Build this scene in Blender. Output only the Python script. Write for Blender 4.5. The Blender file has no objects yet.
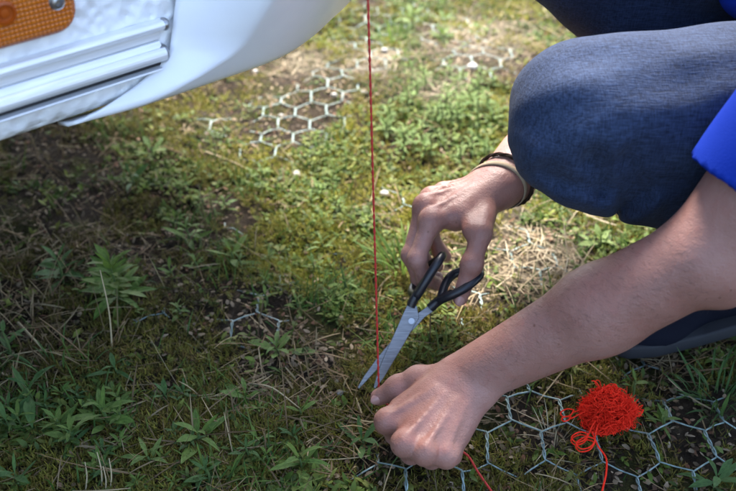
import bpy, bmesh, math, random
import numpy as np
from mathutils import Vector, Matrix, Quaternion
random.seed(7); rng = np.random.default_rng(7)
scene = bpy.context.scene
col = scene.collection
R = math.radians

# ---------------------------------------------------------------- camera
FPX, PITCH, CAMH = 878.0, R(35.216), 0.641          # focal length in photo pixels (736 wide)
cam_d = bpy.data.cameras.new('camera'); cam = bpy.data.objects.new('camera', cam_d); col.objects.link(cam)
cam.location = (0, 0, CAMH); cam.rotation_euler = (math.pi/2 - PITCH, 0, 0)
cam_d.sensor_width = 36; cam_d.lens = 36*FPX/736; cam_d.clip_start = 0.02; cam_d.clip_end = 500
cam_d.dof.use_dof = True; cam_d.dof.focus_distance = 0.81; cam_d.dof.aperture_fstop = 5.6
scene.camera = cam
# ---------------------------------------------------------------- sky, sun, exposure
SUN_EL, SUN_AZ = R(55), R(0)                        # azimuth clockwise from +Y
world = bpy.data.worlds.new('World'); scene.world = world; world.use_nodes = True
nt = world.node_tree; bg = nt.nodes['Background']
sky = nt.nodes.new('ShaderNodeTexSky'); sky.sky_type = 'NISHITA'; sky.sun_disc = False
sky.sun_elevation = SUN_EL; sky.sun_rotation = SUN_AZ; sky.air_density = 1.0; sky.dust_density = 3.0; sky.ozone_density = 1.0
nt.links.new(sky.outputs[0], bg.inputs[0]); bg.inputs[1].default_value = 0.145
sl = bpy.data.lights.new('sun', 'SUN'); sl.energy = 3.0; sl.angle = R(20); sl.color = (1, .95, .87)
so = bpy.data.objects.new('sun', sl); col.objects.link(so); so.location = (1, 3, 5)
sd = Vector((math.sin(SUN_AZ)*math.cos(SUN_EL), math.cos(SUN_AZ)*math.cos(SUN_EL), math.sin(SUN_EL)))
so.rotation_euler = sd.to_track_quat('Z', 'Y').to_euler()
vs = scene.view_settings; vs.view_transform = 'Standard'; vs.look = 'None'; vs.gamma = 1; vs.exposure = 2.45

# ---------------------------------------------------------------- helpers
CF = np.array([0, math.cos(PITCH), -math.sin(PITCH)]); CU = np.array([0, math.sin(PITCH), math.cos(PITCH)]); CX = np.array([1., 0, 0])
CO = np.array([0, 0, CAMH])
def ray(px, py): return CF + (px-368)/FPX*CX - (py-245.5)/FPX*CU
def pt(px, py, d): return CO + d*ray(px, py)                     # photo pixel + distance -> point
def ptz(px, py, z):                                              # photo pixel + height -> point
    r = ray(px, py); return CO + r*((z-CAMH)/r[2])
def to_px(P):
    P = np.asarray(P, float) - CO
    d = P@CF; return 368+FPX*(P@CX)/d, 245.5-FPX*(P@CU)/d, d
def nrm(v): v = np.asarray(v, float); return v/np.linalg.norm(v)

def _hash(ix, iy, s):
    h = (ix.astype(np.int64)*374761393 + iy.astype(np.int64)*668265263 + s*1442695041) & 0xffffffff
    h = ((h ^ (h >> 13))*1274126177) & 0xffffffff
    return ((h ^ (h >> 16)) & 0xffff)/65535.0
def vnoise(x, y, sc, s=0):
    x = np.asarray(x, float)/sc; y = np.asarray(y, float)/sc
    ix = np.floor(x); iy = np.floor(y); fx = x-ix; fy = y-iy
    fx = fx*fx*(3-2*fx); fy = fy*fy*(3-2*fy)
    a = _hash(ix, iy, s); b = _hash(ix+1, iy, s); c = _hash(ix, iy+1, s); d = _hash(ix+1, iy+1, s)
    return (a*(1-fx)+b*fx)*(1-fy)+(c*(1-fx)+d*fx)*fy
def gh(x, y):                                                    # ground height
    near = np.exp(-((np.asarray(x))**2+(np.asarray(y)-.9)**2)/9)
    h = .018*(vnoise(x, y, .31, 1)-.5) + .012*(vnoise(x, y, .09, 2)-.5) + .006*(vnoise(x, y, .03, 3)-.5)
    h = h*near + .15*(1-near)*(vnoise(x, y, 4.0, 4)-.5)
    return h-.002

def tag(o, label=None, cat=None, group=None, kind=None):
    for k, v in (('label', label), ('category', cat), ('group', group), ('kind', kind)):
        if v: o[k] = v
    return o
def empty(name, loc=(0, 0, 0)):
    o = bpy.data.objects.new(name, None); col.objects.link(o); o.location = loc; o.empty_display_size = .05; return o
def mesh_np(name, V, Fq, mat=None, parent=None, cols=None, smooth=True):
    V = np.asarray(V, np.float32); Fq = np.asarray(Fq, np.int32); k = Fq.shape[1]
    me = bpy.data.meshes.new(name); me.vertices.add(len(V)); me.vertices.foreach_set('co', V.ravel())
    me.loops.add(Fq.size); me.loops.foreach_set('vertex_index', Fq.ravel())
    me.polygons.add(len(Fq)); me.polygons.foreach_set('loop_start', np.arange(0, Fq.size, k, dtype=np.int32))
    me.polygons.foreach_set('loop_total', np.full(len(Fq), k, np.int32))
    me.polygons.foreach_set('use_smooth', np.full(len(Fq), smooth))
    if cols is not None:
        a = me.color_attributes.new('Col', 'FLOAT_COLOR', 'POINT')
        c4 = np.ones((len(V), 4), np.float32); c4[:, :3] = cols; a.data.foreach_set('color', c4.ravel())
    me.update(calc_edges=True)
    return link(name, me, mat, parent)
def link(name, me, mat=None, parent=None):
    o = bpy.data.objects.new(name, me); col.objects.link(o)
    if mat and not me.materials: me.materials.append(mat)
    if parent:
        o.parent = parent; bpy_inv(o, parent)
    return o
def bpy_inv(o, parent):                                          # keep world coordinates of the mesh data
    o.matrix_parent_inverse = Matrix.Translation(parent.location).inverted()
def from_bm(name, bm, mat, parent=None, smooth=False):
    me = bpy.data.meshes.new(name); bm.normal_update(); bm.to_mesh(me); bm.free()
    if smooth: me.polygons.foreach_set('use_smooth', np.full(len(me.polygons), True))
    return link(name, me, mat, parent)
def tube_arrays(pts, rad, sides=6, closed=False):
    P = np.asarray(pts, float); n = len(P)
    T = np.gradient(P, axis=0) if not closed else np.roll(P, -1, 0)-np.roll(P, 1, 0)
    T /= np.linalg.norm(T, axis=1)[:, None]+1e-12
    r = np.full(n, rad) if np.isscalar(rad) else np.asarray(rad)
    a = np.array([0, 0, 1.]) if abs(T[0][2]) < .9 else np.array([1., 0, 0])
    nn = nrm(np.cross(T[0], a)); V = []
    for i in range(n):
        nn = nn - T[i]*(nn@T[i]); nn = nn/(np.linalg.norm(nn)+1e-12); bb = np.cross(T[i], nn)
        an = np.arange(sides)*2*math.pi/sides
        V.append(P[i]+r[i]*(np.cos(an)[:, None]*nn+np.sin(an)[:, None]*bb))
    V = np.concatenate(V); F = []
    m = n if closed else n-1
    for i in range(m):
        j = (i+1) % n
        for k in range(sides):
            k2 = (k+1) % sides; F.append((i*sides+k, i*sides+k2, j*sides+k2, j*sides+k))
    return V, np.array(F)
def join_arrays(lst):
    Vs, Fs, o = [], [], 0
    for V, F in lst: Vs.append(V); Fs.append(np.asarray(F)+o); o += len(V)
    return np.concatenate(Vs), np.concatenate(Fs)
def smooth_path(pts, n=8):                                       # Catmull-Rom
    P = np.asarray(pts, float); P = np.vstack([2*P[0]-P[1], P, 2*P[-1]-P[-2]]); out = []
    for i in range(1, len(P)-2):
        for t in np.linspace(0, 1, n, endpoint=False):
            a, b, c, d = P[i-1], P[i], P[i+1], P[i+2]
            out.append(.5*((2*b)+(c-a)*t+(2*a-5*b+4*c-d)*t*t+(3*b-a-3*c+d)*t**3))
    out.append(P[-2]); return np.array(out)

# ---- materials
class NT:
    def __init__(s, name):
        s.m = bpy.data.materials.new(name); s.m.use_nodes = True; s.t = s.m.node_tree
        s.p = s.t.nodes['Principled BSDF']; s.out = s.t.nodes['Material Output']
    def n(s, typ, **kw):
        nd = s.t.nodes.new(typ)
        for k, v in kw.items():
            if k.startswith('i_'): nd.inputs[k[2:].replace('_', ' ')].default_value = v
            else: setattr(nd, k, v)
        return nd
    def l(s, a, b): s.t.links.new(a, b)
    def set(s, **kw):
        for k, v in kw.items(): s.p.inputs[k.replace('_', ' ')].default_value = v
    def coord(s, out='Object', scale=None):
        c = s.n('ShaderNodeTexCoord').outputs[out]
        if scale:
            m = s.n('ShaderNodeMapping'); m.inputs['Scale'].default_value = scale; s.l(c, m.inputs[0]); return m.outputs[0]
        return c
    def noise(s, sc, det=4, rough=.55, v=None):
        nd = s.n('ShaderNodeTexNoise', i_Scale=sc, i_Detail=det, i_Roughness=rough); s.l(v or s.coord(), nd.inputs['Vector']); return nd.outputs['Fac']
    def vor(s, sc, feature='F1', v=None, out='Distance', rnd=1.0):
        nd = s.n('ShaderNodeTexVoronoi', feature=feature, i_Scale=sc, i_Randomness=rnd); s.l(v or s.coord(), nd.inputs['Vector']); return nd.outputs[out]
    def ramp(s, fac, stops):
        nd = s.n('ShaderNodeValToRGB'); e = nd.color_ramp.elements
        while len(e) < len(stops): e.new(.5)
        for el, (p, c) in zip(e, stops): el.position = p; el.color = (*c, 1)
        s.l(fac, nd.inputs[0]); return nd.outputs[0]
    def mix(s, f, a, b, blend='MIX'):
        nd = s.n('ShaderNodeMix', data_type='RGBA', blend_type=blend)
        for v, i in ((f, 0), (a, 6), (b, 7)):
            if isinstance(v, (int, float)): nd.inputs[i].default_value = v
            elif isinstance(v, tuple): nd.inputs[i].default_value = (*v, 1)
            else: s.l(v, nd.inputs[i])
        return nd.outputs[2]
    def math(s, op, a, b=0.):
        nd = s.n('ShaderNodeMath', operation=op)
        for v, i in ((a, 0), (b, 1)):
            if isinstance(v, (int, float)): nd.inputs[i].default_value = v
            else: s.l(v, nd.inputs[i])
        return nd.outputs[0]
    def bump(s, h, dist, strength=1.0):
        nd = s.n('ShaderNodeBump', i_Strength=strength, i_Distance=dist); s.l(h, nd.inputs['Height']); s.l(nd.outputs[0], s.p.inputs['Normal'])
    def color(s, c): s.l(c, s.p.inputs['Base Color'])
def plain(name, c, rough=.5, metal=0., **kw):
    m = NT(name); m.set(Base_Color=(*c, 1), Roughness=rough, Metallic=metal, **kw); return m.m

def mat_ground():
    m = NT('soil_and_moss')
    a = m.noise(9, 5); b = m.noise(60, 6, .7); c = m.noise(240, 4, .7)
    soil = m.ramp(b, [(.25, (.012, .008, .005)), (.5, (.036, .025, .015)), (.75, (.095, .07, .042))])
    moss = m.ramp(c, [(.3, (.020, .021, .006)), (.7, (.07, .064, .018))])
    f = m.math('GREATER_THAN', m.math('ADD', a, m.math('MULTIPLY', b, .5)), .78)
    sand = m.ramp(b, [(.3, (.14, .11, .075)), (.6, (.27, .225, .165)), (.8, (.38, .33, .26))]); sf = m.n('ShaderNodeVertexColor', layer_name='Col').outputs[0]
    m.color(m.mix(m.math('MULTIPLY', sf, m.math('ADD', .35, b)), m.mix(f, soil, moss), sand)); m.set(Roughness=.95, Specular_IOR_Level=.15)
    m.bump(m.math('ADD', m.math('MULTIPLY', c, .6), b), .012, .9); return m.m
def mat_cover(name, trans=.3, rough=.55):
    m = NT(name); a = m.n('ShaderNodeVertexColor', layer_name='Col').outputs[0]
    m.color(a); m.set(Roughness=rough, Specular_IOR_Level=.15)
    tr = m.n('ShaderNodeBsdfTranslucent'); m.l(a, tr.inputs[0])
    mx = m.n('ShaderNodeMixShader'); mx.inputs[0].default_value = trans
    m.l(m.p.outputs[0], mx.inputs[1]); m.l(tr.outputs[0], mx.inputs[2]); m.l(mx.outputs[0], m.out.inputs[0]); return m.m
def mat_leaf(name, c1, c2):
    m = NT(name); oi = m.n('ShaderNodeObjectInfo')
    base = m.mix(oi.outputs['Random'], c1, c2)
    v = m.coord('Generated'); n = m.noise(6, 3, v=v)
    cc = m.mix(m.ramp(n, [(.35, (0, 0, 0)), (.75, (.45, .45, .45))]), base, tuple(min(1, x*1.9) for x in c2))
    m.color(cc); m.set(Roughness=.5, Specular_IOR_Level=.35)
    m.bump(m.noise(30, 2, v=v), .0006)
    tr = m.n('ShaderNodeBsdfTranslucent'); m.l(cc, tr.inputs[0])
    mx = m.n('ShaderNodeMixShader'); mx.inputs[0].default_value = .3
    m.l(m.p.outputs[0], mx.inputs[1]); m.l(tr.outputs[0], mx.inputs[2]); m.l(mx.outputs[0], m.out.inputs[0]); return m.m
def mat_skin():
    m = NT('skin'); v = m.coord()
    a = m.noise(14, 4, v=v); b = m.noise(90, 3, v=v)
    c = m.ramp(a, [(.3, (.22, .098, .074)), (.5, (.275, .136, .108)), (.72, (.325, .176, .148))])
    c = m.mix(m.ramp(b, [(.5, (0, 0, 0)), (.8, (.35, .35, .35))]), c, (.27, .088, .07))
    mole = m.vor(62, v=v)                                        # a few moles and freckles
    c = m.mix(m.ramp(mole, [(.05, (.8, .8, .8)), (.095, (0, 0, 0))]), c, (.15, .06, .04))
    m.color(c); m.set(Roughness=.48, Subsurface_Weight=.12, Subsurface_Scale=.006, Specular_IOR_Level=.4)
    m.p.inputs['Subsurface Radius'].default_value = (1, .35, .2)
    cr = m.vor(420, 'DISTANCE_TO_EDGE', v=v); w = m.noise(160, 4, .65, v=v)
    m.bump(m.math('ADD', m.math('ADD', m.math('MULTIPLY', cr, .7), m.math('MULTIPLY', w, 1.3)), m.math('MULTIPLY', m.noise(45, 5, .6, v=v), 2.6)), .0012, .42); return m.m
def mat_denim(name, k=1.0):
    m = NT(name); v = m.coord()
    fade = m.noise(7, 3, v=v); st = m.noise(1, 3, .6, v=m.coord('Object', (90, 700, 700))); st2 = m.noise(1, 3, .6, v=m.coord('Object', (900, 250, 120)))
    base = m.ramp(fade, [(.3, (.009*k, .016*k, .040*k)), (.7, (.021*k, .034*k, .072*k))])
    w = m.ramp(m.math('ADD', m.math('MULTIPLY', st, .55), m.math('MULTIPLY', st2, .45)), [(.36, (.42, .45, .5)), (.64, (1.9, 1.85, 1.75))])
    m.color(m.mix(1.0, base, w, 'MULTIPLY')); m.set(Roughness=.85, Specular_IOR_Level=.2, Sheen_Weight=.04, Sheen_Roughness=.5)
    m.bump(m.math('ADD', st, st2), .0012, .6); return m.m
def mat_cloth(name, c):
    m = NT(name); v = m.coord(); n = m.noise(900, 2, v=v); w = m.noise(12, 3, v=v)
    m.color(m.mix(w, tuple(x*.85 for x in c), tuple(min(1, x*1.15) for x in c))); m.set(Roughness=.85, Specular_IOR_Level=.1)
    m.bump(n, .0006, .5); return m.m
def mat_yarn():
    m = NT('red_yarn'); n = m.noise(700, 3); m.color(m.ramp(n, [(.3, (.72, .018, .007)), (.7, (.96, .045, .018))]))
    m.set(Roughness=.85, Specular_IOR_Level=.15); m.bump(n, .0005); return m.m
def mat_stucco():
    m = NT('white_stucco_sheet'); v = m.coord(); n = m.n('ShaderNodeTexVoronoi', feature='SMOOTH_F1', i_Scale=95.0, i_Smoothness=.6); m.l(v, n.inputs['Vector'])
    m.color(m.ramp(m.noise(30, 4), [(.3, (.80, .81, .83)), (.7, (.87, .88, .89))])); m.set(Roughness=.3, Coat_Weight=.3, Coat_Roughness=.15)
    m.bump(m.math('ADD', n.outputs['Distance'], m.math('MULTIPLY', m.noise(40, 2), .8)), .007, .6); return m.m
def mat_plastic_white():
    m = NT('white_moulded_panel'); n = m.noise(25, 5)
    m.color(m.ramp(n, [(.3, (.80, .81, .84)), (.7, (.85, .86, .88))])); m.set(Roughness=.36, Coat_Weight=.25, Coat_Roughness=.2)
    m.bump(m.noise(900, 2), .0002, .35); return m.m
def mat_alu():
    m = NT('white_aluminium_moulding'); n = m.noise(1, 3, v=m.coord('Object', (30, 30, 600)))
    m.color(m.ramp(n, [(.3, (.70, .71, .73)), (.7, (.84, .84, .85))])); m.set(Roughness=.28, Metallic=.25); m.bump(n, .0003, .3); return m.m
def mat_amber():
    m = NT('amber_lens'); mp_ = m.n('ShaderNodeMapping'); mp_.inputs['Rotation'].default_value = (0, 0, -math.atan2(.680, .733)); m.l(m.coord(), mp_.inputs[0])
    ms = m.n('ShaderNodeMapping'); ms.inputs['Scale'].default_value = (1, 0, 1); m.l(mp_.outputs[0], ms.inputs[0]); v = ms.outputs[0]; vo = m.vor(310, 'DISTANCE_TO_EDGE', v=v, rnd=.12); n = m.noise(60, 3, v=v)
    m.color(m.mix(m.ramp(vo, [(0.0, (1, 1, 1)), (.12, (0, 0, 0))]), m.mix(n, (.74, .21, .006), (.54, .11, .004)), (.12, .018, .001)))
    m.set(Roughness=.22, Coat_Weight=.2, Coat_Roughness=.08); m.p.inputs['Transmission Weight'].default_value = .12
    m.bump(vo, .0014, .8); return m.m
def mat_steel():
    m = NT('scissor_steel'); n = m.noise(1, 3, v=m.coord('Object', (60, 900, 900)))
    m.color(m.ramp(n, [(.3, (.15, .15, .155)), (.7, (.26, .26, .265))])); m.set(Roughness=.45, Metallic=.9); m.bump(n, .0002, .3); return m.m
def mat_wire():
    m = NT('galvanised_wire'); n = m.noise(220, 4); m.color(m.ramp(n, [(.3, (.13, .19, .175)), (.6, (.27, .345, .32)), (.8, (.42, .47, .44))])); m.set(Roughness=.5, Metallic=.35); return m.m
def mat_stone(name, c):
    m = NT(name); n = m.noise(120, 4); m.color(m.mix(n, tuple(x*.7 for x in c), c)); m.set(Roughness=.8); m.bump(n, .002); return m.m

M = dict(nail=plain('finger_nail', (.40, .22, .19), .3), cord=plain('red_cord', (.42, .022, .016), .7), ground=mat_ground(), cover=mat_cover('moss_cover', .2), blade=mat_cover('grass_cover', .35), straw=mat_cover('dead_grass', .1, .7),
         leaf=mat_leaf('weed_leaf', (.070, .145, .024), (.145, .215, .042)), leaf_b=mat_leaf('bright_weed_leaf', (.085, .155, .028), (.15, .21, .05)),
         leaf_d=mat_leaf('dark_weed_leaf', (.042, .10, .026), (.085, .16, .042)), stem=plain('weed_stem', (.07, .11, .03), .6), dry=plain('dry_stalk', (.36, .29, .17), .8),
         skin=mat_skin(), denim=mat_denim('blue_denim'), shirt=mat_cloth('blue_cotton', (.005, .026, .27)), yarn=mat_yarn(),
         stucco=mat_stucco(), panel=mat_plastic_white(), alu=mat_alu(), amber=mat_amber(), amber_rim=plain('amber_rim', (.34, .06, .003), .3),
         dark=plain('dark_rubber', (.012, .012, .014), .6), black_plastic=plain('black_plastic', (.010, .011, .016), .38), steel=mat_steel(), wire=mat_wire(),
         under=mat_stone('grey_floor_board', (.16, .17, .18)), screw=plain('screw_steel', (.35, .35, .36), .3, .9), shoe=mat_cloth('navy_shoe_fabric', (.006, .007, .014)),
         sole=plain('dark_grey_sole', (.016, .017, .022), .8), hair=plain('dark_hair', (.03, .02, .014), .6), beige=mat_cloth('beige_band', (.30, .235, .16)), brown=mat_cloth('brown_cord', (.035, .022, .016)),
         white_stone=mat_stone('white_stone', (.42, .40, .36)), grey_stone=mat_stone('grey_stone', (.30, .28, .25)), eye=plain('eye_white', (.7, .68, .65), .2), rubber=plain('tyre_rubber', (.02, .02, .02), .8))

# ---------------------------------------------------------------- the ground: one sheet to the horizon
def axis(lo, hi, step, far):
    a = np.arange(lo, hi+1e-6, step); g = [step]; 
    out_hi, out_lo, s = [hi], [lo], step
    while out_hi[-1] < far:
        s *= 1.35; out_hi.append(out_hi[-1]+s); out_lo.append(out_lo[-1]-s)
    return np.concatenate([out_lo[:0:-1], a, out_hi[1:]])
# ---------------------------------------------------------------- layout fields over the ground, read off the photograph
def blobs(px, py, lst):
    w = np.zeros_like(px)
    for (a, b, rx, ry) in lst: w = np.maximum(w, np.exp(-(((px-a)/rx)**2+((py-b)/ry)**2)))
    return w
NET_SEEN = [(365, 50, 40, 24), (425, 25, 60, 20), (440, 200, 60, 16), (545, 262, 30, 14), (470, 330, 20, 14), (270, 150, 34, 22), (545, 430, 95, 45), (690, 440, 60, 45), (420, 478, 60, 22), (255, 320, 38, 28), (300, 120, 50, 42), (335, 85, 30, 22), (515, 240, 40, 18), (470, 300, 30, 18), (475, 60, 45, 22),
            (345, 247, 16, 8), (145, 318, 26, 14), (285, 280, 12, 10), (640, 355, 40, 20), (400, 20, 60, 22), (215, 122, 20, 10), (235, 225, 12, 8), (390, 190, 14, 10), (35, 285, 12, 12), (480, 190, 30, 12)]
NET_NEAR = [(545, 430, 100, 50), (690, 440, 70, 50), (420, 478, 60, 24), (610, 470, 90, 40)]
SOIL = [(305, 112, 48, 24), (330, 85, 30, 16), (255, 325, 22, 14), (500, 65, 40, 14)]
DIM = [(150, 330, 190, 120), (230, 440, 200, 70)]
GREEN = [(330, 165, 60, 50), (300, 225, 60, 40), (440, 185, 60, 22), (560, 215, 40, 14), (200, 190, 50, 30), (435, 115, 75, 40), (400, 90, 40, 30), (405, 20, 30, 18), (120, 295, 45, 30), (225, 255, 45, 22), (100, 400, 45, 45), (230, 440, 60, 50), (330, 290, 40, 30), (150, 165, 40, 25), (610, 235, 45, 22), (20, 440, 40, 60), (440, 5, 40, 12)]
YELLOW = [(440, 30, 110, 30), (520, 190, 40, 60), (350, 130, 40, 40), (300, 260, 60, 40), (330, 30, 45, 35), (250, 105, 70, 30), (400, 200, 60, 35), (310, 200, 70, 50), (270, 150, 60, 30), (500, 130, 30, 50), (565, 215, 50, 18), (520, 20, 40, 30), (200, 150, 40, 25)]
PALE = [(480, 30, 60, 18), (520, 180, 18, 40), (300, 60, 30, 14), (600, 210, 50, 10), (560, 255, 48, 22), (500, 270, 40, 20), (480, 40, 60, 24), (560, 432, 12, 8), (540, 230, 60, 18), (450, 90, 30, 14), (380, 60, 40, 20)]
BROWN_AND_SHADE = [(30, 250, 90, 70), (30, 330, 70, 60), (180, 290, 60, 40), (310, 360, 60, 40), (60, 220, 90, 60), (100, 150, 120, 22), (60, 330, 60, 40), (300, 95, 60, 25), (180, 200, 60, 30)]  # brown ground; the left blobs also put the caravan's shade into the cover

gx = axis(-1.0, 1.2, .012, 150); gy = axis(.25, 2.4, .012, 150)
X, Y = np.meshgrid(gx, gy, indexing='ij'); Z = gh(X, Y)
nxg, nyg = X.shape; I = np.arange(nxg*nyg).reshape(nxg, nyg)
_px, _py, _d = to_px(np.stack([X, Y, 0*X], -1).reshape(-1, 3)); sandy = np.where(_d > .35, .7*blobs(_px, _py, PALE), 0)[:, None]*np.ones(3)   # pale sandy soil
tag(mesh_np('ground', np.stack([X, Y, Z], -1).reshape(-1, 3), np.stack([I[:-1, :-1], I[1:, :-1], I[1:, 1:], I[:-1, 1:]], -1).reshape(-1, 4), M['ground'], None, sandy), kind='structure')

# ---------------------------------------------------------------- hexagonal wire netting, each wire its own strand
HW = .052; HR = HW/math.sqrt(3); TH = R(2.0); O0 = np.array([.162, .617])
ct, st_ = math.cos(TH), math.sin(TH); ROT = np.array([[ct, -st_], [st_, ct]])
targets = [np.array(t) for t in ((.162, .617), (.326, .620), (-.127, .743), (-.116, 1.243))]
deltas = []
for t in targets:
    l = ROT.T@(t-O0); j = round(l[1]/(1.5*HR)); i = round(l[0]/HW-.5*(j % 2)); c = ROT@np.array([(i+.5*(j % 2))*HW, j*1.5*HR])+O0
    deltas.append(t-c)
def warp(Q):
    w = np.array([np.exp(-((Q-t)**2).sum(-1)/(2*.12**2)) for t in targets])+1e-9
    return Q + (w[:, :, None]*np.array(deltas)[:, None, :]).sum(0)/(w.sum(0)[:, None]+.02)
net = empty('wire_netting', (.15, .62, 0))
tag(net, 'pale galvanised hexagonal wire netting lying on the ground through the moss', 'netting')
k0, k1, j0, j1 = -26, 30, -3, 34
for k in range(k0, k1):
    pts = []
    for j in range(j0, j1):
        c = k if (k % 2) == (j % 2) else k+1
        ph = 0 if c == k else math.pi
        yb = j*1.5*HR
        for q, s in enumerate(np.linspace(-.5, .5, 11)):
            an = ph+s*2*math.pi*1.5+random.uniform(-.1, .1)
            pts.append((c*HW/2+HW/2+.00105*math.cos(an), yb+s*HR*1.02, .0010*math.sin(an)))
        pts.append((c*HW/2+HW/2+(.5 if c == k else -.5)*HW/2, yb+HR*.75, 0))
    pts = np.array(pts); Q = warp((ROT@pts[:, :2].T).T+O0)
    Q = Q + np.stack([vnoise(Q[:, 0], Q[:, 1], .05, 11)-.5, vnoise(Q[:, 0], Q[:, 1], .05, 12)-.5], -1)*.006
    px, py, _ = to_px(np.c_[Q, np.zeros(len(Q))]); seen = blobs(px, py, NET_SEEN)
    z = gh(Q[:, 0], Q[:, 1]) + pts[:, 2] + .010*blobs(px, py, NET_NEAR) - .007 + .0115*np.clip(seen*1.5, 0, 1) + .004*(vnoise(Q[:, 0], Q[:, 1], .07, 13)-.5)
    ok = (px > -120) & (px < 860) & (py > -60) & (py < 640) & (Q[:, 1] > .3)
    if ok.sum() < 30: continue
    i0, i1 = np.nonzero(ok)[0][[0, -1]]
    V, F = tube_arrays(np.c_[Q, z][i0:i1+1], .00085, 5); mesh_np('wire', V, F, M['wire'], net)

# ---------------------------------------------------------------- ground cover that nobody could count
def blades(base, az, el, L, w, bend, colr, nseg=3, prof=None, roll=None):
    n = len(base); t = np.linspace(0, 1, nseg+1)
    prof = np.array(prof) if prof is not None else (1-t**1.5)*.9+.1
    e = el[:, None]-bend[:, None]*t[None, :]
    ds = (L/nseg)[:, None]; dh = np.cos(e)*ds; dz = np.sin(e)*ds
    h = np.concatenate([np.zeros((n, 1)), np.cumsum(dh[:, :-1], 1)], 1); zz = np.concatenate([np.zeros((n, 1)), np.cumsum(dz[:, :-1], 1)], 1)
    ca, sa = np.cos(az)[:, None], np.sin(az)[:, None]
    cx = base[:, 0:1]+ca*h; cy = base[:, 1:2]+sa*h; cz = base[:, 2:3]+zz
    ww = w[:, None]*prof[None, :]*.5
    rl = (roll if roll is not None else rng.uniform(-.8, .8, n))[:, None]
    sx, sy, sz = -sa*np.cos(rl), ca*np.cos(rl), np.sin(rl)*np.ones_like(ca)
    A = np.stack([cx-sx*ww, cy-sy*ww, cz-sz*ww], -1); B = np.stack([cx+sx*ww, cy+sy*ww, cz+sz*ww], -1)
    V = np.stack([A, B], 2).reshape(-1, 3); b0 = (np.arange(n)*(nseg+1)*2)[:, None]; q = np.arange(nseg)[None, :]*2
    F = np.stack([b0+q, b0+q+1, b0+q+3, b0+q+2], -1).reshape(-1, 4)
    shade = np.linspace(.8, 1.15, nseg+1)[None, :, None, None]
    C = np.broadcast_to(colr[:, None, None, :]*shade, (n, nseg+1, 2, 3)).reshape(-1, 3)
    return V, F, C
def cat3(parts):
    V = [p[0] for p in parts]; o = np.cumsum([0]+[len(v) for v in V[:-1]])
    return np.concatenate(V), np.concatenate([p[1]+k for p, k in zip(parts, o)]), np.concatenate([p[2] for p in parts])
def field_points(n, keep, margin=120):
    """random ground points, kept with probability keep(px, py, x, y)"""
    out = []; tot = 0
    while tot < n:
        m = n*3; y = .36+ (2.3-.36)*rng.random(m)**1.35; x = rng.uniform(-1, 1, m)*(.30+.62*y)
        px, py, d = to_px(np.c_[x, y, np.zeros(m)])
        k = (px > -margin-30) & (px < 736+margin) & (py > -margin) & (py < 491+margin+30)
        k &= rng.random(m) < keep(px, py, x, y)
        P = np.c_[x, y, gh(x, y)][k]; out.append(np.c_[P, px[k], py[k]]); tot += len(P)
    return np.concatenate(out)[:n]
def colmix(n, stops):
    stops = np.array(stops); i = rng.integers(0, len(stops), n); j = rng.integers(0, len(stops), n); t = rng.random((n, 1))
    return (stops[i]*(1-t)+stops[j]*t)*rng.uniform(.7, 1.3, (n, 1))

# moss: tiny star-shaped shoots
def keep_moss(px, py, x, y):
    net_ = blobs(px, py, NET_SEEN); pale = blobs(px, py, PALE); br = blobs(px, py, BROWN_AND_SHADE)
    n = vnoise(x, y, .11, 21)*.55+vnoise(x, y, .04, 22)*.45
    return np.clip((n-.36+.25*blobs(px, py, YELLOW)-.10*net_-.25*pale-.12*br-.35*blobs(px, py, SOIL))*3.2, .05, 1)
mp = field_points(46000, keep_moss); n = len(mp); per = 7
yel = blobs(mp[:, 3], mp[:, 4], YELLOW); br = blobs(mp[:, 3], mp[:, 4], BROWN_AND_SHADE)
mc = colmix(n, [(.135, .122, .018), (.18, .165, .026), (.09, .088, .018), (.15, .10, .028)])
mc = mc*(1-yel[:, None]*.8)+colmix(n, [(.29, .285, .03), (.21, .25, .026), (.33, .285, .055)])*yel[:, None]*.8
mc = mc*(1-br[:, None]*.45)+colmix(n, [(.085, .06, .028), (.06, .05, .02)])*br[:, None]*.45  # browner, darker moss; under the caravan this paints in its shade
hump = .010*np.clip(vnoise(mp[:, 0], mp[:, 1], .05, 23)-.3, 0, 1)
base = np.repeat(mp[:, :3]+np.c_[np.zeros((n, 2)), hump], per, 0)+np.c_[rng.normal(0, .0015, (n*per, 2)), rng.uniform(-.001, .004, n*per)]
mo = blades(base, rng.uniform(0, 6.283, n*per), rng.uniform(.1, 1.3, n*per), rng.uniform(.004, .009, n*per), rng.uniform(.0010, .0020, n*per), rng.uniform(-.3, 1.0, n*per), np.repeat(mc, per, 0)*rng.uniform(.75, 1.25, (n*per, 1)), 1, (1, .15))
tag(mesh_np('moss', mo[0], mo[1], M['cover'], None, mo[2], False), 'low yellow green moss covering the ground between the wires', 'moss', kind='stuff')

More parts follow.
